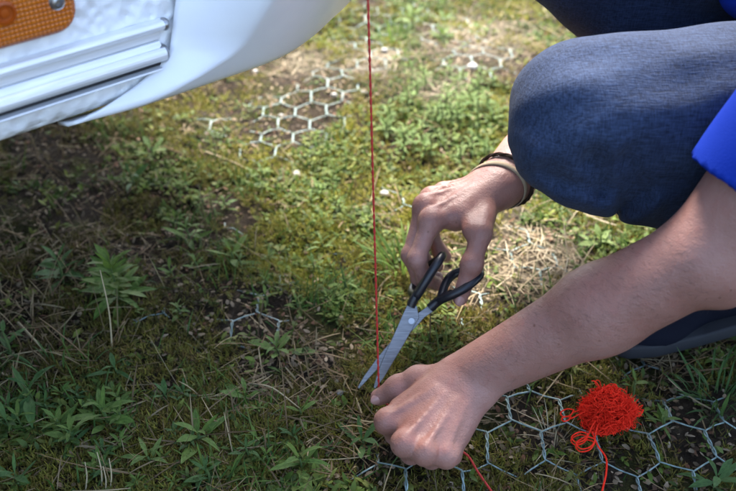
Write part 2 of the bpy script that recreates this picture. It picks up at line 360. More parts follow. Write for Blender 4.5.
# short green grass blades
def keep_grass(px, py, x, y):
    n = vnoise(x, y, .08, 31)*.6+vnoise(x, y, .025, 32)*.4
    return np.clip((n-.52+.30*blobs(px, py, GREEN)-.12*blobs(px, py, NET_SEEN)-.35*blobs(px, py, NET_NEAR)-.4*blobs(px, py, SOIL)-.10*blobs(px, py, DIM)-.2*blobs(px, py, PALE)-.15*blobs(px, py, BROWN_AND_SHADE))*2.6, .012, 1)
gp = field_points(13000, keep_grass); n = len(gp)
g1 = blades(gp[:, :3]-[0, 0, .002], rng.uniform(0, 6.283, n), rng.uniform(.25, 1.45, n), rng.gamma(4, .0052, n)+.006, rng.uniform(.0011, .0028, n), rng.uniform(-.1, 1.5, n), colmix(n, [(.05, .115, .02), (.085, .15, .028), (.12, .15, .04), (.04, .09, .025)]), 4)
tag(mesh_np('grass', g1[0], g1[1], M['blade'], None, g1[2], False), 'short green grass blades growing through moss and netting', 'grass', kind='stuff')

# small roundish leaves of creeping ground cover
def keep_cl(px, py, x, y):
    n = vnoise(x, y, .07, 41)*.5+vnoise(x, y, .03, 42)*.5
    return np.clip((n-.5+.38*blobs(px, py, GREEN)+.10*blobs(px, py, YELLOW)-.15*blobs(px, py, NET_SEEN)-.35*blobs(px, py, NET_NEAR)-.4*blobs(px, py, SOIL)-.24*blobs(px, py, DIM)-.2*blobs(px, py, PALE)-.2*blobs(px, py, BROWN_AND_SHADE))*2.6, .02, 1)
cp = field_points(7500, keep_cl); n = len(cp); per = 4
cc = colmix(n, [(.075, .125, .022), (.12, .165, .032), (.17, .185, .045), (.06, .095, .025)])
base = np.repeat(cp[:, :3], per, 0)+np.c_[rng.normal(0, .003, (n*per, 2)), rng.uniform(0, .009, n*per)]
cl = blades(base, rng.uniform(0, 6.283, n*per), rng.uniform(.0, .9, n*per), rng.uniform(.006, .014, n*per), rng.uniform(.003, .0062, n*per), rng.uniform(-.2, 1.2, n*per), np.repeat(cc, per, 0)*rng.uniform(.75, 1.25, (n*per, 1)), 3, (.25, 1, .8, .08), rng.uniform(-.4, .4, n*per))
tag(mesh_np('creeping_weeds', cl[0], cl[1], M['blade'], None, cl[2], False), 'creeping small-leaved weeds spread through the moss', 'ground cover', kind='stuff')

# dead straw lying and standing
def keep_st(px, py, x, y):
    n = vnoise(x, y, .10, 51)*.6+vnoise(x, y, .03, 52)*.4
    return np.clip((n-.42+.5*blobs(px, py, PALE)+.12*blobs(px, py, BROWN_AND_SHADE)+.12*blobs(px, py, [(250, 440, 150, 60)])-.1*blobs(px, py, GREEN)-.1*blobs(px, py, YELLOW)-.3*blobs(px, py, NET_NEAR))*2.2, .05, 1)
sp = field_points(10500, keep_st); n = len(sp); lying = rng.random(n) < .86
pale = blobs(sp[:, 3], sp[:, 4], PALE)[:, None]
sc_ = colmix(n, [(.19, .135, .07), (.11, .075, .038), (.28, .22, .125), (.14, .09, .048)])*(1-.6*pale)+colmix(n, [(.56, .49, .35), (.42, .35, .24)])*.6*pale
s1 = blades(sp[:, :3]+np.c_[np.zeros((n, 2)), np.where(lying, rng.uniform(.001, .010, n), 0)], rng.uniform(0, 6.283, n), np.where(lying, rng.normal(.05, .15, n), rng.uniform(.5, 1.4, n)),
            np.where(lying, rng.gamma(3, .009, n)+.006, rng.gamma(3, .010, n)+.01), rng.uniform(.0006, .0017, n), np.where(lying, rng.normal(.1, .35, n), rng.uniform(-.2, .9, n)), sc_, 4, (1, 1, 1, .9, .4))
tag(mesh_np('dead_straw', s1[0], s1[1], M['straw'], None, s1[2], False), 'thin tan straw and dead stalks littering the ground', 'straw', kind='stuff')

# crumbs of leaf litter and soil
lp = field_points(16000, lambda px, py, x, y: np.clip(.35+.5*blobs(px, py, BROWN_AND_SHADE)+.4*blobs(px, py, PALE)+.3*blobs(px, py, NET_SEEN), 0, 1)); n = len(lp)
l1 = blades(lp[:, :3]+np.c_[np.zeros((n, 2)), rng.uniform(0, .006, n)], rng.uniform(0, 6.283, n), rng.uniform(-.2, .6, n), rng.uniform(.003, .009, n), rng.uniform(.002, .006, n), rng.uniform(-.6, .9, n),
            colmix(n, [(.10, .07, .04), (.05, .034, .02), (.20, .15, .09), (.30, .23, .15), (.12, .055, .03)]), 2, (.5, 1, .3), rng.uniform(-.5, .5, n))
tag(mesh_np('leaf_litter', l1[0], l1[1], M['straw'], None, l1[2], False), 'brown crumbs of leaf litter between moss and wires', 'litter', kind='stuff')

# ---------------------------------------------------------------- weeds with leaves of their own
def leaf_mesh(name, width, bend, fold, mat, wavy=0.):
    t = np.linspace(0, 1, 7); e = .0-bend*t; xs = np.concatenate([[0], np.cumsum(np.cos(e[:-1]))/6]); zs = np.concatenate([[0], np.cumsum(np.sin(e[:-1]))/6])
    w = width*.5*np.array([.16, .42, .8, 1, .9, .55, .04]); V = []
    for i in range(7):
        wv = wavy*width*math.sin(i*2.4)
        V += [(xs[i], -w[i], zs[i]+fold*w[i]+wv), (xs[i], 0, zs[i]), (xs[i], w[i], zs[i]+fold*w[i]-wv)]
    F = []
    for i in range(6):
        a = i*3; F += [(a, a+3, a+4, a+1), (a+1, a+4, a+5, a+2)]
    me = bpy.data.meshes.new(name); me.from_pydata(V, [], F); me.polygons.foreach_set('use_smooth', [True]*len(F)); me.materials.append(mat); return me
LEAVES = {}
for key in ('leaf', 'leaf_b', 'leaf_d'):
    LEAVES[key] = [leaf_mesh('leaf', w, b, f, M[key], wv) for (w, b, f, wv) in ((.20, .5, .35, .04), (.25, .9, .3, -.06), (.16, 1.2, .45, .05), (.28, .3, .25, .06), (.19, -.15, .35, .03))]
BLADES = [leaf_mesh('blade', w, b, .5, M['leaf_d']) for (w, b) in ((.05, .7), (.045, 1.3), (.06, .3), (.05, 1.0))]
BLADES_G = [leaf_mesh('blade', w, b, .5, M['leaf']) for (w, b) in ((.05, .7), (.045, 1.3), (.06, .3), (.05, 1.0))]
def stem_obj(p, q, r, mat, parent):
    V, F = tube_arrays(smooth_path([(0, 0, 0), ((q[0]-p[0])*.45+.002, (q[1]-p[1])*.45, (q[2]-p[2])*.5), tuple(np.subtract(q, p))], 3), np.linspace(r, r*.6, 7), 5)
    o = mesh_np('stem', V, F, mat); o.parent = parent; return o
def weed(px, py, size, nl, label, group=None, mat='leaf', h=.02, name='weed_plant', lean=0, el=(.15, .8)):
    g = ptz(px, py, 0); z = float(gh(g[0], g[1])); rs = random.Random(int(px*7+py*13))
    o = empty(name, (g[0], g[1], z-.003)); tag(o, label, 'weed', group)
    stem_obj((0, 0, 0), (lean*.01, 0, h), .0016, M['stem'], o)
    for i in range(nl):
        a = i*2.4+rs.uniform(-.35, .35); f = i/max(1, nl-1)
        l = bpy.data.objects.new('leaf', rs.choice(LEAVES[mat])); col.objects.link(l); l.parent = o
        s = size*(1.15-.55*f)*rs.uniform(.8, 1.15); l.scale = (s, s*rs.uniform(.85, 1.2), s)
        l.location = (lean*.01*f, 0, .003+h*f*.98)
        l.rotation_euler = Matrix.Rotation(a, 3, 'Z').to_4x4().to_3x3().to_euler() if False else (Matrix.Rotation(a, 3, 'Z') @ Matrix.Rotation(-(el[0]+(el[1]-el[0])*f+rs.uniform(-.15, .25)), 3, 'Y') @ Matrix.Rotation(rs.uniform(-.3, .3), 3, 'X')).to_euler()
    return o
def tuft(px, py, L, nb, label, group=None, mats=BLADES, spread=.018):
    g = ptz(px, py, 0); z = float(gh(g[0], g[1])); rs = random.Random(int(px*5+py*11))
    o = empty('grass_tuft', (g[0], g[1], z-.003)); tag(o, label, 'grass', group)
    for i in range(nb):
        l = bpy.data.objects.new('blade', rs.choice(mats)); col.objects.link(l); l.parent = o
        s = L*rs.uniform(.55, 1.1); l.scale = (s, s, s); a = rs.uniform(0, 6.283); r = spread*math.sqrt(rs.random())
        l.location = (r*math.cos(a), r*math.sin(a), .0)
        l.rotation_euler = (Matrix.Rotation(a+rs.uniform(-.6, .6), 3, 'Z') @ Matrix.Rotation(-rs.uniform(.7, 1.5), 3, 'Y') @ Matrix.Rotation(rs.uniform(-.3, .3), 3, 'X')).to_euler()
    return o
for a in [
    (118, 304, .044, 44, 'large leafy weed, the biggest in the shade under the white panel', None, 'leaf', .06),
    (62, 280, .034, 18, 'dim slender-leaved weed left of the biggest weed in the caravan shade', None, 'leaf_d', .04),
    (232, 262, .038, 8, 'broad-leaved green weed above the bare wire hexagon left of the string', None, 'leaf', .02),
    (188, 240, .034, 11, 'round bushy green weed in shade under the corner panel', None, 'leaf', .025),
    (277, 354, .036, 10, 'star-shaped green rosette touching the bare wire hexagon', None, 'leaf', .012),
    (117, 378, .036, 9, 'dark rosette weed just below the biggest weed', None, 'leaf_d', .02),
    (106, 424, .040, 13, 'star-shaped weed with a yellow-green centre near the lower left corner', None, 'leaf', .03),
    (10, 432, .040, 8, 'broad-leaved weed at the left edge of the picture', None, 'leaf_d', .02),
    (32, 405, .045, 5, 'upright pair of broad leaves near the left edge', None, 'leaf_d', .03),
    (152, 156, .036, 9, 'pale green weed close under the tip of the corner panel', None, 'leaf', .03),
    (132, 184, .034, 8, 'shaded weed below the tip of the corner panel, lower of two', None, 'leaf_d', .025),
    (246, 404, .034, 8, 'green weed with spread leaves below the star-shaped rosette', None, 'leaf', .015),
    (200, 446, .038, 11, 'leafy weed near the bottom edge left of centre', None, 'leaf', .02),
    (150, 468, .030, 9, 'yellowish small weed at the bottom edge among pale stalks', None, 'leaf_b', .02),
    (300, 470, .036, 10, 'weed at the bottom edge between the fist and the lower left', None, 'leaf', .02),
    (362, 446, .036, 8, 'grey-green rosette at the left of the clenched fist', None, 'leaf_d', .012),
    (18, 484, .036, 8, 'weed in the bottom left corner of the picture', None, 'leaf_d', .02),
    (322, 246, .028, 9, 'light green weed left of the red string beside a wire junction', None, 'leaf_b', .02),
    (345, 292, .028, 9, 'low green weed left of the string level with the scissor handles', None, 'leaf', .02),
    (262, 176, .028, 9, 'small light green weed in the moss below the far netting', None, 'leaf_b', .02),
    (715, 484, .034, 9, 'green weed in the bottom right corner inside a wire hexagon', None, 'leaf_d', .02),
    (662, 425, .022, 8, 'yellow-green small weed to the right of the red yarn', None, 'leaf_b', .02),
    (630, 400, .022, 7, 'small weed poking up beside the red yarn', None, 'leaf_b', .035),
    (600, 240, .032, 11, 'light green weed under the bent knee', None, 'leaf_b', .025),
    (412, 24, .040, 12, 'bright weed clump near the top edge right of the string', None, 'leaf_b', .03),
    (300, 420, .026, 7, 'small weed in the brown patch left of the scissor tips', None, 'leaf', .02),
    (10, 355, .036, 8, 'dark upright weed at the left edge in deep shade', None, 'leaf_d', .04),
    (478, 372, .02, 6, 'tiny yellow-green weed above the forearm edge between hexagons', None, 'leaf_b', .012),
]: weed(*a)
rs = random.Random(3)
for i in range(44):
    t = rs.uniform(0, 1); px = 385+110*rs.random(); py = 75+85*rs.random()
    weed(px, py, rs.uniform(.016, .026), rs.randint(10, 15), 'bright green leafy weed in the sunny patch beyond the scissors', 'bright weeds beyond the scissors', 'leaf_b' if rs.random() < .65 else 'leaf', rs.uniform(.02, .035))
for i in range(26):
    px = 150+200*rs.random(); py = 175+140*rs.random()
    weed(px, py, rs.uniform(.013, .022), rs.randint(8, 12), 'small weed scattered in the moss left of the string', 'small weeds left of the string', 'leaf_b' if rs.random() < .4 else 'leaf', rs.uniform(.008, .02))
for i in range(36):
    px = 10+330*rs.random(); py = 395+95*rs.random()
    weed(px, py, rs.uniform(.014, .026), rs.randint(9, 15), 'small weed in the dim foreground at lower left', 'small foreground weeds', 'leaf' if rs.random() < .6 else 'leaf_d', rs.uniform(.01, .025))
for i in range(12):
    px = 380+350*rs.random(); py = -5+55*rs.random()
    if px > 510: continue
    weed(px, py, rs.uniform(.022, .034), rs.randint(7, 11), 'small weed near the top edge of the ground', 'far small weeds', 'leaf_b', rs.uniform(.01, .02))
STRAWS = [leaf_mesh('blade', w, b, .5, M['dry']) for (w, b) in ((.03, .3), (.025, .9), (.03, .1))]
tuft(556, 436, .040, 26, 'pale dead grass clump in the netting left of the red yarn', None, STRAWS, .012)
tuft(402, 268, .075, 46, 'fine dark green grass tuft between the string and the scissors', None, BLADES_G, .022)
tuft(722, 398, .055, 70, 'dark green grass tuft at the right edge beside the shoe', None, BLADES, .03)
tuft(60, 370, .045, 26, 'shaded grass tuft below the dim slender weed', None, BLADES, .03)
tuft(395, 40, .06, 34, 'light grass tuft near the top edge beside the string', None, BLADES_G, .025)
tuft(215, 480, .036, 24, 'grass tuft at the bottom edge left of centre', None, BLADES_G, .02)
tuft(150, 445, .034, 20, 'grass tuft among pale stalks at lower left', None, BLADES_G, .02)

def stalk(name, p0, p1, mid, r, mat, label, cat):
    V, F = tube_arrays(smooth_path([p0, mid, p1], 6), np.linspace(r, r*.5, 13), 5)
    return tag(mesh_np(name, V, F, mat), label, cat)
def g3(px, py, dz=0.): g = ptz(px, py, dz); return np.array([g[0], g[1], float(gh(g[0], g[1]))+dz])
stalk('dry_stalk', g3(205, 147, .008), g3(268, 178, .004), g3(238, 160, .010), .0014, M['dry'], 'long tan dry stalk lying in the moss under the corner panel', 'stalk')
stalk('dry_stalk', g3(18, 322, .004), g3(46, 352, .012), g3(32, 336, .012), .0016, M['dry'], 'grey dry stalk leaning in the deep shade at left', 'stalk')
stalk('dry_stalk', g3(248, 382, .006), g3(300, 408, .010), g3(272, 388, .014), .0010, M['dry'], 'thin arched dry stalk below the star-shaped rosette', 'stalk')
for (a, b, tip, lab) in ((84, 490, (85, 462), 'pale upright stalk at the bottom edge, leftmost'), (101, 488, (97, 452), 'pale upright stalk at the bottom edge, second from left'), (104, 492, (103, 466), 'pale upright stalk at the bottom edge, third from left'), (109, 490, (109, 458), 'pale upright stalk at the bottom edge, fourth from left')):
    b0 = g3(a, b); top = pt(tip[0], tip[1], float((b0-CO)@CF)-.012); stalk('dry_stalk', b0-[0, 0, .003], top, (b0+top)/2+[.002, 0, 0], .0009, M['dry'], lab, 'stalk')
b0 = g3(112, 352); stalk('dry_stalk', b0-[0, 0, .003], pt(100, 270, .90), pt(109, 312, .92), .0011, M['dry'], 'brown bare stalk standing in front of the biggest weed', 'stalk')
# pebbles
def pebble(px, py, r, mat, label):
    g = ptz(px, py, 0); bm = bmesh.new(); bmesh.ops.create_icosphere(bm, subdivisions=2, radius=r); rs = random.Random(px)
    sx, sy, sz = rs.uniform(.8, 1.3), rs.uniform(.7, 1.1), rs.uniform(.5, .75)
    for v in bm.verts:
        k = 1+.14*math.sin(v.co.x/r*3+px)+.10*math.sin(v.co.y/r*4+py); v.co = Vector((v.co.x*sx*k, v.co.y*sy*k, v.co.z*sz))
    o = from_bm('pebble', bm, mat, None, True); o.location = (g[0], g[1], float(gh(g[0], g[1]))+r*sz*.5+.002); tag(o, label, 'stone', 'loose pebbles'); return o
for a in ((472, 68, .0085, M['white_stone'], 'white pebble left of the knee, the largest and brightest'), (444, 66, .006, M['white_stone'], 'small cream pebble left of the largest white pebble'), (384, 50, .006, M['white_stone'], 'pale pebble just right of the string near the top'),
          (384, 192, .007, M['white_stone'], 'pale pebble beside the string at mid height'), (281, 115, .005, M['white_stone'], 'tiny white pebble inside a far wire hexagon'), (334, 97, .005, M['white_stone'], 'tiny pale pebble right of the far netting'),
          (255, 67, .006, M['white_stone'], 'pale pebble under the edge of the corner panel'), (456, 105, .006, M['white_stone'], 'pale pebble in the bright weed patch'), (296, 173, .008, M['white_stone'], 'flat pale stone by the nearest far hexagon'),
          (364, 96, .006, M['white_stone'], 'cream pebble just left of the string'), (340, 395, .005, M['grey_stone'], 'small grey stone near the scissor tips')): pebble(*a)

# ---------------------------------------------------------------- caravan
WD = nrm([.733, .680, 0]); WN = np.array([WD[1], -WD[0], 0]); WK = .60
def wp(s, off, z): return WD*s + WN*(off-WK) + np.array([0, 0, z])
def to_wall(px, py, off=0.):
    r = ray(px, py); t = (off-WK-WN@CO)/(WN@r); q = CO+r*t; return q@WD, q[2]
van = empty('caravan', tuple(wp(-1.2, -1.0, 0)))
tag(van, 'white caravan with amber marker lamp and ribbed rail along its lower side', 'caravan')
def grid_obj(name, P, mat, parent, smooth=True, closed=False):
    n, m, _ = P.shape; I = np.arange(n*m).reshape(n, m)
    F = np.stack([I[:-1, :-1], I[1:, :-1], I[1:, 1:], I[:-1, 1:]], -1).reshape(-1, 4)
    return mesh_np(name, P.reshape(-1, 3), F, mat, parent, smooth=smooth)
def prism(name, prof, s0, s1, mat, parent, ns=2):               # profile (off, z) extruded along the wall
    bm = bmesh.new(); rows = []
    for s in np.linspace(s0, s1, ns): rows.append([bm.verts.new(wp(s, o, z)) for (o, z) in prof])
    n = len(prof)
    for a, b in zip(rows[:-1], rows[1:]):
        for i in range(n): bm.faces.new((a[i], a[(i+1) % n], b[(i+1) % n], b[i]))
    bm.faces.new(rows[0]); bm.faces.new(rows[-1][::-1]); bmesh.ops.recalc_face_normals(bm, faces=bm.faces)
    return from_bm(name, bm, mat, parent)
def wbox(name, s0, s1, o0, o1, z0, z1, mat, parent, bev=0.):
    bm = bmesh.new(); v = [bm.verts.new(wp(s, o, z)) for s in (s0, s1) for o in (o0, o1) for z in (z0, z1)]
    for f in ((0, 1, 3, 2), (4, 6, 7, 5), (0, 4, 5, 1), (2, 3, 7, 6), (0, 2, 6, 4), (1, 5, 7, 3)): bm.faces.new([v[i] for i in f])
    bmesh.ops.recalc_face_normals(bm, faces=bm.faces)
    if bev: bmesh.ops.bevel(bm, geom=bm.edges[:], offset=bev, segments=2, profile=.5, affect='EDGES')
    return from_bm(name, bm, mat, parent)
# side wall: flat sheet with a rounded tuck under the floor
prof = [(-.03, 2.25), (0, 2.22), (0, .342)] + [(-.014*(1-math.cos(a)), .342-.014*math.sin(a)) for a in np.linspace(.15, math.pi/2, 7)] + [(-.034, .328)]
prism('side_wall', prof, -3.4, .44, M['stucco'], van)
wbox('floor', -3.38, .49, -2.1, -.036, .318, .345, M['under'], van)
wbox('floor', .4905, .68, -2.1, -.26, .318, .345, M['under'], van)
wbox('rear_wall', -3.40, -3.37, -2.1, -.031, .346, 2.22, M['panel'], van)
wbox('far_side_wall', -3.36, .60, -2.13, -2.1005, .33, 2.22, M['stucco'], van)
wbox('roof', -3.45, .78, -2.2, .16, 2.2505, 2.30, M['panel'], van, .015)
wbox('chassis_rail', -3.2, .3, -.55, -.49, .24, .3175, M['dark'], van)
wbox('chassis_rail', -3.2, .3, -1.65, -1.59, .24, .3175, M['dark'], van)
for o_ in (-.10, -2.0):                                          # wheels far to the left, out of the frame
    for nm, r0, r1, wd, mt in (('tyre', .20, .32, .17, 'rubber'), ('rim', .0, .2, .13, 'alu')):
        bm = bmesh.new(); rings = []
        for i in range(28):
            a = i*2*math.pi/28
            rings.append([bm.verts.new(wp(-1.75+r*math.cos(a), o_-.02+q*wd/2, .325+r*math.sin(a))) for (r, q) in ((max(r0, .01), -1), (r1-.02, -1), (r1, -.75), (r1, .75), (r1-.02, 1), (max(r0, .01), 1))])
        for i in range(28):
            a, b = rings[i], rings[(i+1) % 28]
            for k in range(6): bm.faces.new((a[k], a[(k+1) % 6], b[(k+1) % 6], b[k]))
        bmesh.ops.recalc_face_normals(bm, faces=bm.faces); from_bm(nm, bm, M[mt], van, True)
V, F = tube_arrays(np.array([wp(-1.75, -.18, .27), wp(-1.75, -1.9, .27)]), .03, 10); mesh_np('axle', V, F, M['dark'], van)
# aluminium mouldings
def arc(cx, cz, r, a0, a1, n=7): return [(cx+r*math.cos(a), cz+r*math.sin(a)) for a in np.linspace(a0, a1, n)]
zu0 = to_wall(0, 74)[1]; zl0 = to_wall(0, 112)[1]
up = [(.0005, zu0+.0075), (.003, zu0+.0072)] + arc(.0045, zu0+.0032, .0040, 1.35, -1.2) + [(.003, zu0-.0012), (.0005, zu0-.0012)]
low = [(.0005, zl0+.0185), (.004, zl0+.0180), (.0075, zl0+.0140)] + arc(.0085, zl0+.0097, .0060, 1.1, -1.3, 8) + [(.006, zl0+.0032), (.0005, zl0+.0032)]
lip = [(.0005, zl0-.0030), (.0105, zl0-.0030), (.0112, zl0-.0022), (.0105, zl0-.0014), (.0005, zl0-.0010)]
mid = [(.0005, zu0-.0015), (.0022, zu0-.0018), (.0022, zl0+.0190), (.0005, zl0+.0188)]
seal = [(.0005, zl0-.0008), (.0050, zl0-.0008), (.0050, zl0+.0030), (.0005, zl0+.0030)]
SE = .334
rail = prism('rail', low, -3.38, SE-.006, M['alu'], van, 3)
prism('upper_bead', up, -3.38, SE, M['alu'], rail); prism('flat_strip', mid, -3.38, SE-.004, M['alu'], rail)
prism('lip', lip, -3.38, SE-.010, M['alu'], rail); prism('seal', seal, -3.38, SE-.008, M['dark'], rail)
for (z_, r_, s_) in ((zu0+.003, .0052, SE), (zl0+.008, .0078, SE-.006)):
    bm = bmesh.new(); bmesh.ops.create_uvsphere(bm, u_segments=16, v_segments=10, radius=r_)
    for v in bm.verts: v.co = Vector(wp(s_+v.co.x*.8+.0005, .0035+max(v.co.y, -.6*r_)*1.1, z_+v.co.z))
    from_bm('end_cap', bm, M['screw'], rail, True)
# moulded corner panel: swept round the corner in plan
plan = smooth_path([(.235, .002), (.30, .003), (.36, .004), (.435, .003), (.480, -.010), (.522, -.031), (.586, -.067), (.645, -.125), (.690, -.205), (.705, -.30), (.708, -.6), (.708, -1.2), (.708, -2.09)], 7)
seg = np.r_[0, np.cumsum(np.linalg.norm(np.diff(plan, axis=0), axis=1))]; Ltot = seg[-1]
def plan_at(u):
    s = np.interp(u, seg, plan[:, 0]); o = np.interp(u, seg, plan[:, 1]); e = 1e-3
    t = np.array([np.interp(u+e, seg, plan[:, 0])-np.interp(u-e, seg, plan[:, 0]), np.interp(u+e, seg, plan[:, 1])-np.interp(u-e, seg, plan[:, 1])]); t /= np.linalg.norm(t)
    return s, o, -t[1], t[0]                                     # outward normal in (s, off)
ZB = .322
zs = np.concatenate([ZB+.012*np.array([.0, .12, .35, .65, 1.0]), np.linspace(ZB+.02, .46, 12), np.linspace(.5, 2.24, 8)])
us = np.concatenate([np.linspace(0, .22, 46), np.linspace(.225, .95, 50), np.linspace(1.0, Ltot, 12)])
def edge_u(z):                                                   # where the panel meets the wall, measured along it
    return float(np.interp(z-ZB, [0, .006, .018, .030, .040, .05, .075, .1, .2, 2], [.006, .018, .058, .088, .100, .103, .110, .118, .13, .13]))
P = []
for iu, u in enumerate(us):
    row = []
    for iz, z in enumerate(zs):
        e = edge_u(z); uu = e+u*(Ltot-e)/Ltot if u < .3 else u+e*max(0, 1-(u-.3)/.3)*(1-.3/Ltot)
        s, o, ns, no = plan_at(min(uu, Ltot))
        ram = min(1, max(0, (uu-e)/.052)); ram = ram*ram*(3-2*ram)*.25+ram*.75
        out = .0015+(.004+.62*min(z-ZB, .10))*ram
        inner = [.020, .009, .003, .0008, 0][iz] if iz < 5 else 0
        row.append(wp(s+ns*(out-inner), o+no*(out-inner), z))
    P.append(row)
P = np.array(P); pan = grid_obj('corner_panel', P, M['panel'], van)
md = pan.modifiers.new('thickness', 'SOLIDIFY'); md.thickness = .003; md.offset = -1
# amber side marker lamp
lamp = empty('marker_lamp', tuple(wp(.21, 0, .42))); lamp.parent = van; bpy_inv(lamp, van)
ls1, lz0 = .2645, to_wall(0, 47)[1]+.0005; ls0, lz1 = ls1-.112, lz0+.050
def rrect(s0, s1, z0, z1, r, n=7):
    out = []
    for (cs, cz, a0) in ((s1-r, z1-r, 0), (s0+r, z1-r, math.pi/2), (s0+r, z0+r, math.pi), (s1-r, z0+r, 1.5*math.pi)):
        out += [(cs+r*math.cos(a0+a), cz+r*math.sin(a0+a)) for a in np.linspace(0, math.pi/2, n)]
    return out
def lamp_layer(name, inset, offs, mat, r):
    bm = bmesh.new(); rows = []
    for (ins, o) in offs: rows.append([bm.verts.new(wp(s, o, z)) for (s, z) in rrect(ls0+ins, ls1-ins, lz0+ins, lz1-ins, max(r-ins, .003))])
    n = len(rows[0])
    for a, b in zip(rows[:-1], rows[1:]):
        for i in range(n): bm.faces.new((a[i], a[(i+1) % n], b[(i+1) % n], b[i]))
    bm.faces.new(rows[-1]); bm.faces.new(rows[0][::-1]); bmesh.ops.recalc_face_normals(bm, faces=bm.faces)
    o = from_bm(name, bm, mat); o.parent = lamp; o.matrix_parent_inverse = Matrix.Translation(lamp.location).inverted()
    return o
lamp.location = tuple(wp(.21, 0, .42)); lamp.matrix_parent_inverse = Matrix.Translation(van.location).inverted()
lamp_layer('rim', 0, [(0, .0004), (0, .0050), (.0008, .0058), (.0020, .0062)], M['amber_rim'], .017)
lamp_layer('lens', 0, [(.0022, .0040), (.0022, .0085), (.0034, .0108), (.006, .0118)], M['amber'], .017)
def disc(name, s, z, o0, r, prof, mat):
    bm = bmesh.new(); rows = []
    for (rr, oo) in prof: rows.append([bm.verts.new(wp(s+r*rr*math.cos(a), o0+oo, z+r*rr*math.sin(a))) for a in np.arange(20)*2*math.pi/20])
    for a, b in zip(rows[:-1], rows[1:]):
        for i in range(20): bm.faces.new((a[i], a[(i+1) % 20], b[(i+1) % 20], b[i]))
    bm.faces.new(rows[-1]); bmesh.ops.recalc_face_normals(bm, faces=bm.faces)
    o = from_bm(name, bm, mat); o.parent = lamp; o.matrix_parent_inverse = Matrix.Translation(lamp.location).inverted()
s_, z_ = to_wall(57, 2, .012); disc('screw', s_, z_, .0119, .0048, [(1.25, 0), (1.2, .0006), (1.0, .0002), (.9, .0022), (.5, .0030), (.35, .0012)], M['screw'])
s_, z_ = to_wall(4, 13, .012); disc('boss', s_, z_, .0119, .0085, [(1.0, 0), (.95, .0022), (.75, .0026), (.68, .0008), (.45, .0006), (.35, .0020), (.1, .0022)], M['amber_rim'])

# ---------------------------------------------------------------- red string
tipz = ptz(379, 398, .040); A = pt(368, 0, .668); dirv = (A-tipz)/(A[2]-tipz[2]); top = tipz+dirv*(2.252-tipz[2])
sp_ = np.array([tipz+(top-tipz)*t for t in np.linspace(0, 1, 900)]); tw = np.arange(900)*1.15
strands = []
for k in range(2):
    q = sp_.copy(); q[:, 0] += .00055*np.cos(tw+k*math.pi); q[:, 1] += .00055*np.sin(tw+k*math.pi); strands.append(tube_arrays(q, .00060, 5))
below = smooth_path([tipz, ptz(388, 405, .032), ptz(420, 430, .014), ptz(455, 448, .010), ptz(468, 456, .008), ptz(478, 472, .007), ptz(492, 492, .006), ptz(512, 520, .005), ptz(560, 540, .005)], 8)
strands.append(tube_arrays(below, .0011, 6))
V, F = join_arrays(strands); tag(mesh_np('string', V, F, M['cord']), 'taut red string hanging down in front of the scissors into the fist', 'string')

# ---------------------------------------------------------------- red yarn
yc = g3(606, 424); yc[2] += .026; rs = random.Random(11); lst = []
for k in range(480):                                             # curly strands wandering through an uneven clump
    lobe = rs.choices([((0, 0, 0), (.024, .021, .017)), ((-.010, -.006, -.010), (.014, .012, .012)), ((.013, .004, -.004), (.013, .012, .013)), ((-.002, .004, .012), (.015, .012, .010)), ((-.013, .004, .0), (.012, .010, .009))], (4, 2, 2, 2, 1.2))[0]
    d = nrm([rs.gauss(0, 1), rs.gauss(0, 1), rs.gauss(0, 1)])*rs.random()**.4
    p = yc+np.array(lobe[0])+d*np.array(lobe[1]); v = nrm([rs.gauss(0, 1), rs.gauss(0, 1), rs.gauss(0, 1)]); ax = nrm([rs.gauss(0, 1), rs.gauss(0, 1), rs.gauss(0, 1)]); ps = []
    w = rs.uniform(.25, .6)
    for t in range(rs.randint(22, 46)):
        ps.append(p.copy()); ax = nrm(ax+np.array([rs.gauss(0, .22), rs.gauss(0, .22), rs.gauss(0, .22)])); v = nrm(v+w*np.cross(ax, v)); p = p+v*.0019
        c_ = yc+np.array(lobe[0]); e = (p-c_)/np.array(lobe[1]); n_e = np.linalg.norm(e)
        if n_e > 1.05: v = nrm(v-.6*e/n_e)
    lst.append(tube_arrays(np.array(ps), rs.uniform(.0003, .00055), 4))
V, F = join_arrays(lst); V[:, 2] = np.maximum(V[:, 2], .001)
yarn = empty('yarn_ball', tuple(yc-[0, 0, .026])); tag(yarn, 'tangled bundle of bright red yarn lying on the wire netting', 'yarn')
mesh_np('bundle', V, F, M['yarn'], yarn)
lst = []
for (cx, cy, r, n_) in ((585, 447, .008, 2), (567, 414, .006, 1), (636, 414, .006, 1), (579, 441, .007, 2), (566, 420, .004, 1)):
    c = ptz(cx, cy, .012); ps = [c+np.array([r*math.cos(t)*(1+.1*math.sin(3*t)), .7*r*math.sin(t), .5*r*math.sin(t+1)+.0006*t]) for t in np.linspace(0, 6.28*n_, 26*n_)]; lst.append(tube_arrays(np.array(ps), .0007, 5))
    lst.append(tube_arrays(smooth_path([yc+[.0, 0, -.01], (yc+c)/2+[0, 0, .006], ps[0]], 5), .0007, 5))
V, F = join_arrays(lst); mesh_np('loop', V, F, M['yarn'], yarn)
V, F = tube_arrays(smooth_path([ptz(592, 432, .018), ptz(598, 446, .012), ptz(606, 458, .008), ptz(606, 474, .007), ptz(602, 492, .006), ptz(600, 512, .006), ptz(580, 535, .005), ptz(560, 540, .005)], 8), .0009, 6); mesh_np('tail', V, F, M['yarn'], yarn)
lst = []
